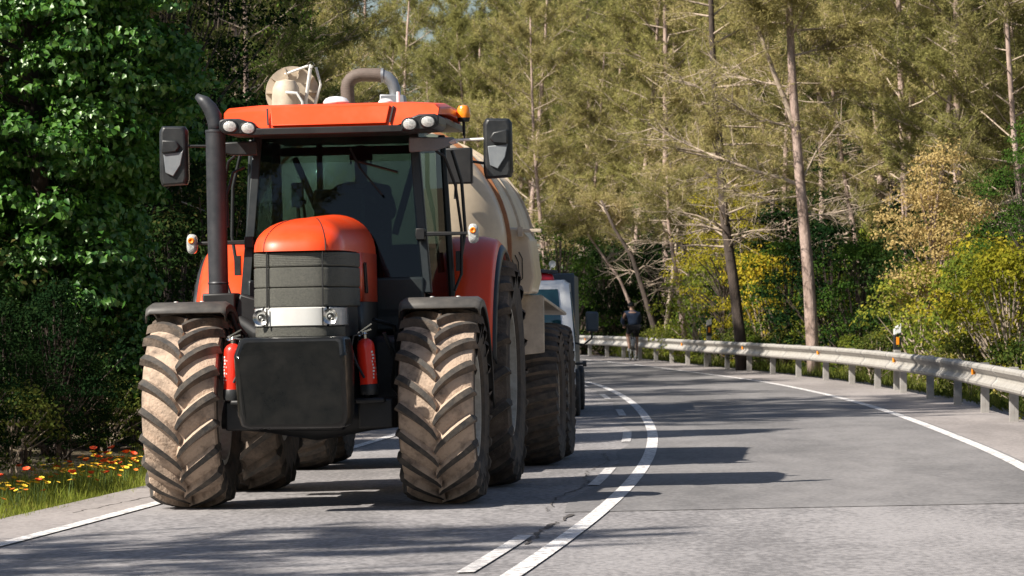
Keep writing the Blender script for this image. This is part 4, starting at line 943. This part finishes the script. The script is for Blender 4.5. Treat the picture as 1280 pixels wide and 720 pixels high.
def make_pine(seed, H, hb, Rm, r0, lean=(0, 0), dens=1.0, dead=10, leafm=None, bark=None, name='pine_tree', needleL=.145, top=1.0):
    g = np.random.default_rng(seed); rr = random.Random(seed)
    t = thing(name, 'pine', 'tree')
    P = trunk_path(H, lean, g)
    mb = MB(); mb.tube(P, [r0*(1-.8*i/(len(P)-1)) for i in range(len(P))], 10); mb.build('trunk', bark or m_bark, t, ang=180)
    lb = MB(); C = []; D = []
    nb = int(30*dens)
    for k in range(nb):
        f = (k+.5)/nb; tt = hb + (1-hb)*f**.9; b = along(P, min(.995, tt))
        prof = (math.sin(PI*min(1, (f*.85+.18)))**.7); L = Rm*prof*rr.uniform(.65, 1.15)*top
        az = k*2.4+rr.uniform(-.5, .5); up = rr.uniform(-.05, .55)+.4*f
        pts = [b]; d = np.array([math.cos(az), math.sin(az), up]); d /= np.linalg.norm(d); p = b
        for q in range(5):
            d = d + np.array([rr.uniform(-.16, .16), rr.uniform(-.16, .16), rr.uniform(-.08, .16)]); d /= np.linalg.norm(d); p = p + d*L/5; pts.append(p)
        r1 = max(.012, r0*.28*(1-tt*.6)); lb.tube(pts, [r1*(1-.16*q) for q in range(6)], 4, cap=False)
        for q in range(int(11*dens**.5)):
            u = rr.uniform(.28, 1.0); o = along(np.array(pts), u); l2 = L*rr.uniform(.18, .42)*(1.15-u*.5)
            d2 = d + np.array([rr.gauss(0, .75), rr.gauss(0, .75), rr.uniform(-.15, .7)]); d2 /= np.linalg.norm(d2)
            e = o + d2*l2; lb.tube([o, o+d2*l2*.5+np.array([0, 0, -.03]), e], [.014, .009, .004], 3, cap=False)
            m = max(3, int(l2/.105))
            for j in range(m):
                uu = (j+.6)/m; C.append(o + d2*l2*uu + g.normal(size=3)*.05); D.append(d2 + np.array([0, 0, .35]))
                if rr.random() < .55: C.append(o + d2*l2*uu + g.normal(size=3)*.10); D.append(d2 + g.normal(size=3)*.5 + np.array([0, 0, .35]))
    for k in range(dead):
        tt = rr.uniform(.28, hb+.15); b = along(P, tt); az = rr.uniform(0, 6.28); L = rr.uniform(.6, 2.2); pts = [b]; p = b
        d = np.array([math.cos(az), math.sin(az), rr.uniform(-.3, .4)])
        for q in range(4):
            d = d + np.array([rr.uniform(-.3, .3), rr.uniform(-.3, .3), rr.uniform(-.25, .15)]); d /= np.linalg.norm(d); p = p + d*L/4; pts.append(p)
        lb.tube(pts, [.022, .017, .012, .008, .004], 4, cap=False)
        for q in range(5):
            o = along(np.array(pts), rr.uniform(.3, 1)); d2 = d+g.normal(size=3)*.7; d2 /= np.linalg.norm(d2); lb.tube([o, o+d2*rr.uniform(.2, .6)], [.007, .002], 3, cap=False)
    lb.build('branches', m_twig, t, ang=180)
    V, T = tufts(np.array(C), unit(np.array(D)), 13, needleL, .017, g)
    npmesh('crown', V, T, leafm or l_pine, t)
    return t
def clump_cloud(cl, per, g, up=.25):
    """points on the outer sides of clumps; cl = list of (centre, radius)"""
    C = []; Nn = []
    for c, r in cl:
        n = max(6, int(per*r*r)); d = rnd_dir(n, g); d[:, 2] = np.abs(d[:, 2])*.6 + d[:, 2]*.4; d = unit(d)
        C.append(np.array(c) + d*r*g.uniform(.55, 1.05, (n, 1))); Nn.append(d + np.array([0, 0, up]))
    return np.concatenate(C), np.concatenate(Nn)
def make_shrub(seed, Rr, H, leafm, per=900, leaf=.08, name='shrub', stems=7, base=.0, woody=None, clr=(.16, .34), nclump=70, droop=.3, tiers=1.0):
    g = np.random.default_rng(seed); rr = random.Random(seed); t = thing(name, 'shrub', 'shrub')
    cl = []; ends = []
    for k in range(nclump):
        a = rr.uniform(0, 6.28); f = rr.random()**.7; z = base + (H-base)*f
        w_ = Rr*(math.sin(PI*min(1, .18+.80*f))**.6)*math.sqrt(rr.random())*rr.uniform(.75, 1.2)
        c = (w_*math.cos(a), w_*math.sin(a), z); r = rr.uniform(*clr); cl.append((c, r)); ends.append(c)
    mb = MB()
    for k in range(stems): 
        a = rr.uniform(0, 6.28); b = (rr.uniform(-.12, .12)*Rr, rr.uniform(-.12, .12)*Rr, -.1); e = ends[rr.randrange(len(ends))]
        m = (b[0]*.5+e[0]*.4, b[1]*.5+e[1]*.4, e[2]*.5); mb.tube([b, m, e], [.035*H/2.5, .024*H/2.5, .006], 5, cap=False)
    for e in ends[:int(nclump*.8)]:
        m = (e[0]*.45, e[1]*.45, e[2]*.62); mb.tube([m, e], [.014, .004], 3, cap=False)
    mb.build('stem', woody or (m_barkd if leafm in (l_dark, l_green) else m_twig), t, ang=180)
    C, Nn = clump_cloud(cl, per*4, g); V, T = leaves(C, Nn, leaf, leaf*.6, g, droop)
    npmesh('foliage', V, T, leafm, t)
    return t
def make_broad(seed, H, hb, Rm, r0, leafm, leaf=.10, name='broadleaf_tree', per=520, lean=(0, 0), nclump=150, bark=None):
    g = np.random.default_rng(seed); rr = random.Random(seed); t = thing(name, 'tree', 'tree'); P = trunk_path(H*.85, lean, g)
    MB().tube(P, [r0*(1-.85*i/(len(P)-1)) for i in range(len(P))], 9).build('trunk', bark or m_barkd, t, ang=180)
    lb = MB(); cl = []
    for k in range(nclump):
        f = rr.random(); z = H*(hb+(1-hb)*f); w_ = Rm*(math.sin(PI*min(1, .15+.82*f))**.6)*rr.random()**.5; a = rr.uniform(0, 6.28)
        o = along(P, min(.98, (hb*.8+(1-hb)*f*.7))); c = (o[0]+w_*math.cos(a), o[1]+w_*math.sin(a), z); cl.append((c, rr.uniform(.22, .5)))
        if k % 2 == 0: lb.tube([o, ((o[0]+c[0])/2, (o[1]+c[1])/2, (o[2]+c[2])/2+.1), c], [.03, .018, .005], 4, cap=False)
    lb.build('branches', bark or m_barkd, t, ang=180)
    C, Nn = clump_cloud(cl, per, g); V, T = leaves(C, Nn, leaf, leaf*.6, g)
    npmesh('crown', V, T, leafm, t)
    return t

# ---- ivy clad tree at the left edge
def ivy_tree():
    g = np.random.default_rng(21); rr = random.Random(21)
    cx, cy = -5.05, 41.6; t = thing('ivy_clad_tree', 'tall tree completely clad in glossy green ivy at the left roadside', 'tree', (cx, cy, gz(cx, cy)-.05))
    MB().tube([(0, 0, 0), (.1, .1, 2.5), (-.1, 0, 5), (0, .2, 8)], [.14, .10, .07, .04], 12).build('trunk', m_barkd, t)
    C = []; Nn = []; cl = []
    for k in range(1600):
        z = rr.uniform(.2, 8.4); a = rr.uniform(0, 6.28)
        Rw = 1.32 + .24*math.sin(z*1.7+1) + .16*math.sin(a*3+z*2.1)
        if z < 1.8: Rw *= .62+.38*z/1.8
        if z > 6: Rw *= max(.25, 1-(z-6)/3.2)
        q = Rw*rr.uniform(.64, 1.14); c = (q*math.cos(a), q*math.sin(a)*.95, z); cl.append((c, rr.uniform(.14, .36)))
    mb = MB()
    for k in range(60):
        c = cl[k][0]; mb.tube([(0, 0, c[2]-.3), (c[0]*.6, c[1]*.6, c[2]-.05), c], [.03, .018, .004], 4, cap=False)
    mb.build('branches', m_barkd, t)
    C, Nn = clump_cloud(cl, 1300, g, up=.35); V, T = leaves(C, Nn, .072, .066, g, droop=.9, lobed=True)
    npmesh('ivy', V, T, l_ivy, t)
ivy_tree()

# ---- prototypes
PINES = [make_pine(31, 13, .24, 3.1, .12, (.5, .2), 1.5, 8, l_pine), make_pine(32, 11.5, .2, 2.7, .10, (-.6, .3), 1.45, 10, l_pine), make_pine(33, 14, .28, 3.3, .13, (-.3, -.2), 1.5, 8, l_pine),
         make_pine(34, 12, .22, 2.8, .10, (.9, 0), 1.3, 20, l_pinet), make_pine(35, 10, .18, 2.6, .10, (-.2, 0), 1.3, 10, l_pined)]
BARE = [make_pine(41, 10, .62, 1.5, .11, (1.5, 0), .45, 26, l_pinet, m_bark, top=.8), make_pine(42, 9, .6, 1.4, .09, (-1.6, .3), .4, 30, l_pinet, m_twig, top=.8)]
SHR = [make_shrub(51, .85, 1.9, l_yel, 240, .065, 'shrub', nclump=60), make_shrub(52, 1.0, 2.0, l_yg, 220, .07, 'shrub', nclump=70), make_shrub(53, 1.2, 2.6, l_green, 300, .06, 'shrub', nclump=85),
       make_shrub(54, 1.1, 2.4, l_dark, 300, .06, 'shrub', nclump=80), make_shrub(55, .7, .95, l_under, 300, .06, 'shrub', nclump=46, clr=(.12, .26))]
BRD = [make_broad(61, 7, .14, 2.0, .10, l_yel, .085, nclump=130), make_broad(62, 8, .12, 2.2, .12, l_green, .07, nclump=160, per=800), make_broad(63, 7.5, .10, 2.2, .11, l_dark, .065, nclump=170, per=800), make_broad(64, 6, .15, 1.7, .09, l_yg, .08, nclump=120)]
first = {}
def put(proto, x, y, s, rz, label, group, cat=None, sz=None, tilt=(0, 0)):
    o = proto if proto.name not in first else copy_tree(proto)
    if proto.name not in first: first[proto.name] = 1
    o.location = (x, y, gz(x, y)-.05); o.rotation_euler = (tilt[0], tilt[1], rz); o.scale = (s, s, sz or s)
    o['label'] = label; o['group'] = group
    if cat: o['category'] = cat
    return o
G1, G2, G3, G4 = 'pine trees of the roadside forest', 'thin half bare trees in the forest', 'shrubs of the forest edge', 'broadleaf trees of the forest edge'
rp_ = random.Random(77)
def P(px, D): return (px-640)/4950*D        # lateral place for a bearing at a given distance
# ---- the tall bare trunk right of centre, built on its own
def hero_pine():
    g = np.random.default_rng(91); rr = random.Random(91)
    D = 83.0; x0 = 6.35; t = thing('pine_tree', 'tall pine with pinkish bare trunk and one long bare branch reaching left', 'tree', (x0, D, gz(x0, D)-.1))
    def W(px, py, dy=0): return ((px-640)/4950*(D+dy)-x0, dy, 1.46-(py-391)/4950*(D+dy)-gz(x0, D)+.1)
    tr = [(0, 0, 0), W(1015, 420), W(1011, 350), W(1006, 290), W(1000, 225), W(994, 150), W(990, 90), W(987, 20), W(985, -60), W(990, -160), W(992, -260)]
    MB().tube(tr, [.15, .135, .125, .115, .105, .095, .085, .075, .065, .05, .03], 12).build('trunk', m_bark, t, ang=180)
    lb = MB(); C = []; Dd = []
    def limb(pts, r, twigs, tl, leafy=0):
        lb.tube(pts, list(np.linspace(r, r*.25, len(pts))), 6, cap=False); A = np.array([list(p) for p in pts])
        for k in range(twigs):
            o = along(A, rr.uniform(.15, 1)); d = A[-1]-A[0]; d = d/np.linalg.norm(d) + g.normal(size=3)*np.array([.6, .6, .5]); d /= np.linalg.norm(d); L = tl*rr.uniform(.4, 1.2)
            e = o+d*L; lb.tube([o, o+d*L*.5+g.normal(size=3)*.04, e], [.012, .008, .003], 3, cap=False)
            for q in range(3):
                o2 = o+d*L*rr.uniform(.3, 1); d2 = d+g.normal(size=3)*.6; d2 /= np.linalg.norm(d2); e2 = o2+d2*L*.5; lb.tube([o2, e2], [.005, .002], 3, cap=False)
                for j in range(leafy): C.append(o2+d2*L*.5*rr.random()+g.normal(size=3)*.08); Dd.append(d2+np.array([0, 0, .3]))
    limb([W(1001, 232), W(975, 222), W(945, 214), W(915, 203), W(880, 190, .5), W(850, 176, 1), W(815, 160, 1)], .05, 30, .9, 1)
    limb([W(998, 172), W(985, 135), W(965, 85), W(948, 35), W(935, -20), W(930, -80)], .075, 26, .9, 2)
    limb([W(1003, 225), W(1020, 190), W(1040, 165), W(1052, 150)], .025, 12, .6)
    limb([W(1000, 245), W(960, 250), W(920, 238), W(880, 215, -1)], .022, 26, .9, 1)
    limb([W(996, 160), W(950, 150), W(900, 120, -1), W(850, 100, -1)], .03, 34, .9, 1)
    limb([W(992, 110), W(940, 100), W(890, 85, 1)], .025, 26, .9, 1)
    limb([W(990, 70), W(1030, 60), W(1070, 20)], .03, 26, .9, 3)
    limb([W(1002, 265), W(1030, 270), W(1060, 262)], .02, 16, .7)
    for k in range(26):
        z = 8+rr.uniform(-.6, 6); tt = min(.99, .66+.34*k/26); o = along(np.array([list(p) for p in tr]), tt); az = rr.uniform(0, 6.28); L = rr.uniform(.9, 2.6)
        d = np.array([math.cos(az), math.sin(az), rr.uniform(.0, .5)]); limb([o, o+d*L*.5, o+d*L+np.array([0, 0, .1])], .03, 12, .6, 5)
    lb.build('branches', m_twig, t, ang=180)
    V, T = tufts(np.array(C), unit(np.array(Dd)), 11, .16, .017, g); npmesh('crown', V, T, l_pinet, t)
hero_pine()
def lone_trunk(base_px, D, pts, r, label, bark, leafm=l_pine, seed=5, crown_from=.6, cr=1.6, nl=22):
    """a slender tree whose trunk follows bearings pts (px, py) at distance D"""
    g = np.random.default_rng(seed); rr = random.Random(seed); x0 = P(base_px, D)
    t = thing('pine_tree', label, 'tree', (x0, D, gz(x0, D)-.1))
    tr = [(0, 0, 0)] + [((a-640)/4950*D-x0, .1*i, 1.46-(b-391)/4950*D-gz(x0, D)+.1) for i, (a, b) in enumerate(pts)]
    MB().tube(tr, list(np.linspace(r, r*.3, len(tr))), 10).build('trunk', bark, t, ang=180)
    A = np.array([list(p) for p in tr]); lb = MB(); C = []; Dd = []
    for k in range(nl):
        dead = k < nl*.35; tt = rr.uniform(.35, crown_from) if dead else rr.uniform(crown_from, .99)
        o = along(A, tt); az = rr.uniform(0, 6.28); L = cr*rr.uniform(.5, 1.1)*(.6 if dead else 1); d = np.array([math.cos(az), math.sin(az), rr.uniform(-.1, .6)]); d /= np.linalg.norm(d)
        lb.tube([o, o+d*L*.5+np.array([0, 0, .06]), o+d*L], [.03, .018, .006], 4, cap=False)
        for q in range(9):
            o2 = o+d*L*rr.uniform(.3, 1); d2 = d+g.normal(size=3)*.7; d2 /= np.linalg.norm(d2); l2 = rr.uniform(.3, .8); lb.tube([o2, o2+d2*l2], [.009, .003], 3, cap=False)
            if not dead:
                for j in range(7): C.append(o2+d2*l2*rr.random()+g.normal(size=3)*.1); Dd.append(d2+np.array([0, 0, .3]))
    lb.build('branches', m_twig, t, ang=180)
    V, T = tufts(np.array(C), unit(np.array(Dd)), 11, .17, .017, g); npmesh('crown', V, T, leafm, t)
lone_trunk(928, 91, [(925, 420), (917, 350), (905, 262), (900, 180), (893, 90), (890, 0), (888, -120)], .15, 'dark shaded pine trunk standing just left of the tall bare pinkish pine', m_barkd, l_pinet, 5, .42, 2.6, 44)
lone_trunk(822, 122, [(818, 410), (806, 370), (790, 320), (768, 285), (752, 250)], .11, 'thin tree leaning left just beyond the cyclist', m_barkd, l_pinet, 16, .80, 1.0, 14)
lone_trunk(858, 112, [(853, 400), (845, 340), (836, 280), (834, 220)], .10, 'slender pale trunk rising between the cyclist and the farther marker post', m_bark, l_pinet, 7, .7, 1.4, 22)
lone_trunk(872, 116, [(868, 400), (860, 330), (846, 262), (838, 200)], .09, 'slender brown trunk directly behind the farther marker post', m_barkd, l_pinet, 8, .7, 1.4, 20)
lone_trunk(800, 130, [(796, 400), (775, 350), (740, 300), (712, 250)], .07, 'thin pale stem slanting steeply left behind the cyclist', m_bark, l_pinet, 9, .8, 1.2, 20)
lone_trunk(1112, 97, [(1110, 390), (1104, 300), (1100, 200), (1092, 100), (1088, 0), (1085, -90)], .11, 'slender pinkish pine behind the nearer marker post', m_bark, l_pine, 10, .55, 2.0, 34)
# tan blossoming tree above the right shrubs
tb = make_broad(65, 4.4, .35, .95, .06, l_tan, .06, 'blossoming_tree', per=1000, nclump=80, bark=m_bark)
tb.location = (P(1165, 72), 72, gz(P(1165, 72), 72)-.1); tb['label'] = 'small tree with pale tan and orange foliage above the yellow shrubs on the right'

# ---- right side forest edge (hand placed near ones)
near = [(SHR[1], 1215, 66, 1.15, 'yellow green shrub behind the guardrail right of the nearer marker post'), (SHR[0], 1262, 60, 1.2, 'bright yellow shrub at the right picture edge behind the guardrail'),
        (SHR[1], 1150, 72, 1.1, 'yellow green shrub just right of the nearer marker post'), (SHR[0], 1240, 70, 1.5, 'tall yellow shrub below the dark tree at the right edge'),
        (BRD[1], 1300, 68, .62, 'green broadleaf tree at the right picture edge'), (SHR[2], 1075, 84, 1.15, 'green shrub left of the nearer marker post'), (SHR[3], 1040, 90, 1.5, 'dark shrub behind the tall bare pine'),
        (BRD[0], 905, 100, .68, 'bright yellow tree left of the dark pine trunk'), (SHR[0], 955, 98, 1.5, 'yellow shrub between the dark trunk and the tall bare pine'), (SHR[1], 880, 106, 1.3, 'yellow green shrub behind the farther marker post'),
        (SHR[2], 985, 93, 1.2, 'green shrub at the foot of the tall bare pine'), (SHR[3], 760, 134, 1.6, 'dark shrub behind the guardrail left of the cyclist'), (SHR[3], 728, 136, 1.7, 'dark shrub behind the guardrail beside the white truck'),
        (SHR[2], 700, 132, 1.7, 'green shrub seen above the white truck'), (BRD[0], 950, 112, .8, 'yellow tree deep between the dark trunk and the tall bare pine'), (BRD[3], 1185, 78, .62, 'yellow green tree under the tan foliage on the right')]
for pr, px, D, s, lab in near: put(pr, P(px, D), D, s, rp_.uniform(0, 6.28), lab, G3 if pr in SHR else G4)
# low growth just behind the rail
for k in range(40):
    y = rp_.uniform(48, 138); x = rail(y) + rp_.uniform(.7, 2.4); s = rp_.uniform(.6, 1.05)
    put(SHR[4] if k % 3 else SHR[1], x, y, s if k % 3 else s*.5, rp_.uniform(0, 6.28), 'low leafy shrub growing behind the guardrail posts', 'low shrubs behind the guardrail')
# dense understorey and tree rows
def okp(x, y): return x > rail(min(y, 235)) + 2.2
GSU = 'understorey shrubs inside the forest'
def scatter(n, ylo, yhi, xlo, xhi, protos, smin, smax, label, group, dmin):
    pts = []; tries = 0
    while len(pts) < n and tries < 6000:
        tries += 1
        y = rp_.uniform(ylo, yhi); x = rp_.uniform(xlo(y), xhi(y))
        if not okp(x, y): continue
        if any((x-a)**2+(y-b)**2 < dmin**2 for a, b in pts): continue
        pts.append((x, y)); pr = protos[rp_.randrange(len(protos))]; s = rp_.uniform(smin, smax)
        put(pr, x, y, s, rp_.uniform(0, 6.28), label, group, tilt=(rp_.uniform(-.04, .04), rp_.uniform(-.04, .04)))
fr_ = lambda y: .129*y
scatter(42, 80, 124, lambda y: rail(y)+3.6, lambda y: fr_(y)+3, [PINES[0], PINES[1], PINES[2], PINES[3], BARE[0]], .8, 1.15, 'olive green pine in the dense forest beyond the guardrail', G1, 2.5)
scatter(60, 124, 175, lambda y: max(rail(y)+2, -fr_(y)*.6), lambda y: fr_(y)+2, [PINES[0], PINES[2], PINES[3], PINES[1]], .95, 1.35, 'olive green pine in the dense forest beyond the guardrail', G1, 2.6)
scatter(34, 176, 225, lambda y: max(rail(y)+2, -fr_(y)*.6), lambda y: fr_(y)+2, [PINES[0], PINES[2]], 1.1, 1.5, 'olive green pine in the dense forest beyond the guardrail', G1, 3.4)
scatter(28, 88, 140, lambda y: rail(y)+2, lambda y: fr_(y)+1, BARE, .8, 1.1, 'thin leaning tree with bare lower trunk beyond the guardrail', G2, 2.5)
scatter(60, 78, 160, lambda y: rail(y)+2.2, lambda y: fr_(y)+1, [SHR[3], SHR[2], SHR[3], SHR[1], SHR[0]], 1.1, 1.9, 'leafy understorey shrub between the trunks beyond the guardrail', GSU, 1.7)
scatter(18, 96, 165, lambda y: rail(y)+3.5, lambda y: fr_(y)+1, [BRD[2], BRD[1], BRD[2]], .6, .9, 'bushy dark green tree between the pines beyond the guardrail', G4, 3)
# ---- left side
def left(pr, x, y, s, lab, grp, sz=None): return put(pr, x, y, s, rp_.uniform(0, 6.28), lab, grp, sz=sz)
GL = 'dark roadside thicket on the left'; LAB = 'dark leafy thicket shrub on the left behind the tractor'
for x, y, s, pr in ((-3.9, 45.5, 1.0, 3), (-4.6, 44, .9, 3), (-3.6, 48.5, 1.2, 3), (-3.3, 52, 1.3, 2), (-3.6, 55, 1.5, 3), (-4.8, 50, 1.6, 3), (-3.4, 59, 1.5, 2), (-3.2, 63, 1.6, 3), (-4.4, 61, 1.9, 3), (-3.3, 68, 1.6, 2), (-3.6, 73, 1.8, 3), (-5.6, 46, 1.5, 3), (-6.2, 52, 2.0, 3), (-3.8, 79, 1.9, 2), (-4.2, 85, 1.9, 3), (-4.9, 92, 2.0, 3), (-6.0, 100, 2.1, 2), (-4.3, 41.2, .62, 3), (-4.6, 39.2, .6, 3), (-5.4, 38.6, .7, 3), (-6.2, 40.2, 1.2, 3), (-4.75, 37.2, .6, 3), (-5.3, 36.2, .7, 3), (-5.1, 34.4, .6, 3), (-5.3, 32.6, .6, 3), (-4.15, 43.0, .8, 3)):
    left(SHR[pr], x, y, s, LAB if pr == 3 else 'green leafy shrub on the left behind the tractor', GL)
for x, y, s, pr in ((-4.9, 55.5, .95, 2), (-5.8, 62, 1.0, 2), (-5.2, 70, 1.05, 1), (-5.8, 78, 1.15, 2), (-6.6, 88, 1.2, 2), (-7.6, 98, 1.2, 1), (-8.5, 66, 1.2, 2), (-8.0, 55, 1.1, 2), (-7.6, 48, 1.1, 2)):
    left(BRD[pr], x, y, s, 'bushy dark green tree behind the tractor on the left', 'dense trees on the left side')
for x, y, s, pr in ((-6.2, 58, .8, 4), (-4.6, 66, .85, 4), (-5.6, 74, .95, 4), (-5.0, 84, 1.05, 1), (-6.4, 95, 1.1, 4), (-8.6, 72, 1.1, 0), (-8.2, 84, 1.15, 2), (-9.4, 105, 1.3, 2), (-6.2, 108, 1.2, 4), (-11.5, 92, 1.2, 0), (-12, 118, 1.4, 2), (-8.6, 125, 1.4, 0), (-7.0, 46.4, 1.2, 4), (-7.6, 49.8, 1.25, 0), (-7.4, 53, 1.2, 2), (-6.8, 55, .9, 1), (-4.8, 72, 1.0, 1), (-6.9, 80, 1.1, 0), (-7.4, 91, 1.1, 2), (-5.6, 101, 1.1, 1), (-10.5, 112, 1.3, 0)):
    left(PINES[pr], x, y, s, 'pine with dense hanging branches above the tractor on the left side', 'pines on the left side')
for k in range(13):
    y = 31.8 + .95*k; pr = (SHR[3], SHR[3], SHR[3], SHR[3], SHR[4])[k % 5]  # mostly the darkest leaves, carrying the bank's shade in their colour
    left(pr, verge(y)-1.5-.1*(k % 2), y, (.42, .66, .5, .36, .58)[k % 5]*(1.3 if pr is SHR[4] else 1), 'low dark shrub right behind the flowering verge', 'low shrubs behind the verge')
# roadside trees left of the view that shade the verge and the road
for x, y, s, pr in ((-8.2, 29.2, .62, 2), (-8.2, 31.6, .62, 2), (-8.2, 34.0, .63, 2), (-8.4, 36.4, .63, 1)):
    left(BRD[pr], x, y, s, 'low bushy tree shading the left verge', 'dense trees on the left side')
for x, y, s, pr in ((-8.6, 20.8, .95, 4), (-11.5, 18.5, 1.0, 0), (-9.8, 45.0, 1.35, 2), (-9.5, 52, 1.0, 3), (-11, 60, 1.1, 2)):
    left(PINES[pr], x, y, s, 'pine standing on the left bank beside the road', 'pines on the left bank')
# unseen forest trees added behind and beside the camera to block sky light
for x, y, s, pr in ((-14, 4, 1.1, 0), (-13, -6, 1.2, 2), (-17, -16, 1.2, 0), (-9, -26, 1.1, 2), (-3, -34, 1.2, 0), (4, -33, 1.1, 2), (10, -27, 1.2, 0), (12, -17, 1.1, 2), (11.5, -7, 1.1, 0), (12, 3, 1.0, 1), (13, 12, 1.1, 2), (12, 21, 1.0, 0), (12.5, 30, 1.0, 1), (12, 38, 1.0, 0), (15, 45, 1.1, 2), (-20, 10, 1.3, 2)):
    left(PINES[pr], x, y, s, 'unseen pine added beside and behind the viewpoint to block sky light', 'pines around the viewpoint')
for x, y, s, pr in ((-11, -1, 1.1, 1), (-12, -12, 1.1, 2), (-6, -30, 1.1, 2), (1, -32, 1.1, 1), (7, -30, 1.1, 2), (10.5, -22, 1.1, 1), (10, -12, 1.0, 2), (9.8, -2, 1.0, 1), (9.6, 8, 1.0, 2), (9.8, 17, .9, 1), (10, 26, .8, 2), (10, 35, .8, 1)):
    left(BRD[pr], x, y, s, 'unseen green tree added beside and behind the viewpoint to block sky light', 'broadleaf trees around the viewpoint')
# dry pale branches poking out at the left
def dry_branches():
    t = thing('fallen_branches', 'dry pale bare branches sticking out left of the tractor mirror', 'branches', (-4.5, 50, gz(-4.5, 50)+1.9)); rr = random.Random(8)
    mb = MB()
    for k in range(26):
        o = Vector((rr.uniform(-.5, .5), rr.uniform(-.3, .3), rr.uniform(-.1, 1.0))); a = rr.uniform(-.6, 2.6); L = rr.uniform(.4, 1.3); p = o; pts = [o]
        d = Vector((math.cos(a), rr.uniform(-.3, .3), math.sin(a)*.6)).normalized()
        for q in range(4):
            d = (d + Vector((rr.uniform(-.25, .25), rr.uniform(-.2, .2), rr.uniform(-.25, .25)))).normalized(); p = p + d*L/4; pts.append(p)
        mb.tube(pts, [.012, .010, .008, .005, .002], 4, cap=False)
    mb.tube([(0, .2, -2), (-.1, .2, 0), (.1, .1, 1.0)], [.05, .04, .02], 6); mb.build('twigs', m_twig, t, ang=180)
dry_branches()

# ---- verge grass and flowers
def grass():
    g = np.random.default_rng(3); n = 30000; y = g.uniform(22, 52, n); u = g.random(n)**1.2*1.05
    x = np.array([verge(q) for q in y]) - u + .10*g.random(n) + .05*np.sin(y*5); z = np.array([gz(a, b) for a, b in zip(x, y)]) - .07*(u < 1.2) + .02
    # tussocks
    h = (.03 + .07*g.random(n) + .07*np.clip(u, 0, 1.2))*(.6+.6*np.sin(y*3.1+x*4)**2)
    a = g.uniform(0, 6.28, n); s = np.stack([np.cos(a), np.sin(a), 0*a], 1)*.0045; b = np.stack([x, y, z-.06], 1)
    l = g.normal(size=(n, 3))*.35; l[:, 2] = 1; tip = b + unit(l)*(h[:, None]+.07); mid = (b+tip)/2 + np.stack([l[:, 0]*-.012, l[:, 1]*-.012, 0*a], 1)
    V = np.stack([b-s, b+s, mid+s*.8, mid-s*.8, tip], 1).reshape(-1, 3); k = np.arange(n)[:, None]*5
    T = np.concatenate([k+[[0, 1, 2]], k+[[0, 2, 3]], k+[[3, 2, 4]]], 0)
    tag(npmesh('grass', V, T, l_grass), kind='stuff')
    n = 26000; y = g.uniform(42, 120, n); u = g.random(n)**1.2*3.5
    x = np.array([rail(q) for q in y]) + .42 + u; z = np.array([gz(a, b) for a, b in zip(x, y)])
    a = g.uniform(0, 6.28, n); s = np.stack([np.cos(a), np.sin(a), 0*a], 1)*.012; b = np.stack([x, y, z-.08], 1); l = g.normal(size=(n, 3))*.5; l[:, 2] = 1
    tip = b + unit(l)*(.12+.30*g.random((n, 1))); V = np.stack([b-s, b+s, tip], 1).reshape(-1, 3)
    tag(npmesh('ground_cover', V, np.arange(n*3).reshape(-1, 3), l_under), kind='stuff')
grass()
m_pop = M('poppy_petal', (.80, .06, .01), (.85, .12, .02), rough=.6, scale=30); m_yelf = M('yellow_petal', (.85, .55, .02), (.9, .65, .05), rough=.6, scale=30); m_orf = M('orange_petal', (.85, .25, .02), (.8, .2, .02), rough=.6, scale=30)
m_stem = M('flower_stem', (.10, .16, .04), rough=.8)
def flower(seed, h, pet, r, n, cup):
    rr = random.Random(seed); t = thing('wildflower', 'flower', 'flower')
    bx, by = rr.uniform(-.04, .04), rr.uniform(-.04, .04)
    MB().tube([(0, 0, -.05), (bx*.4, by*.4, h*.5), (bx, by, h)], [.003, .0025, .002], 4).build('stem', m_stem, t)
    mb = MB()
    for k in range(n):
        a = 2*PI*k/n; c, s = math.cos(a), math.sin(a); rows = []
        for q, (rad, hw) in enumerate(((.1, .25), (.6, .75), (1.0, .55))):
            rows.append([(bx+r*rad*c - s*r*hw*v, by+r*rad*s + c*r*hw*v, h+cup*r*rad**1.5 + .1*r*v*v) for v in (-1, 0, 1)])
        mb.grid(rows)
    mb.build('petals', pet, t); MB().lathe([(h, .001), (h+.004, r*.2), (h+.012, .001)], (bx, by, 0), 'z', 8).build('flower_centre', m_stem if pet is m_pop else m_orf, t)
    return t
FL = [(flower(1, .26, m_pop, .036, 5, .7), 'red poppy blooming in the grass verge', 'red poppies in the verge'), (flower(2, .22, m_yelf, .026, 8, .25), 'small yellow wildflower in the grass verge', 'yellow wildflowers in the verge'), (flower(3, .20, m_orf, .028, 6, .4), 'small orange wildflower in the grass verge', 'orange wildflowers in the verge')]
rf = random.Random(12)
for k in range(250):
    # drifts of colour as in the photograph
    y = rf.choice([rf.gauss(31.2, .7), rf.gauss(34.3, .5), rf.gauss(36.2, .6), rf.uniform(29.5, 38)]); x = verge(y) - rf.uniform(.3, .95)
    i = 0 if rf.random() < .12 else (2 if rf.random() < .22 else 1)
    pr, lab, gr = FL[i]; o = put(pr, x, y, rf.uniform(.6, .95), rf.uniform(0, 6.28), lab, gr, tilt=(rf.uniform(0, .5), rf.uniform(-.2, .2)))
print('objects', len(bpy.data.objects), 'polys', sum(len(m.polygons) for m in bpy.data.meshes))
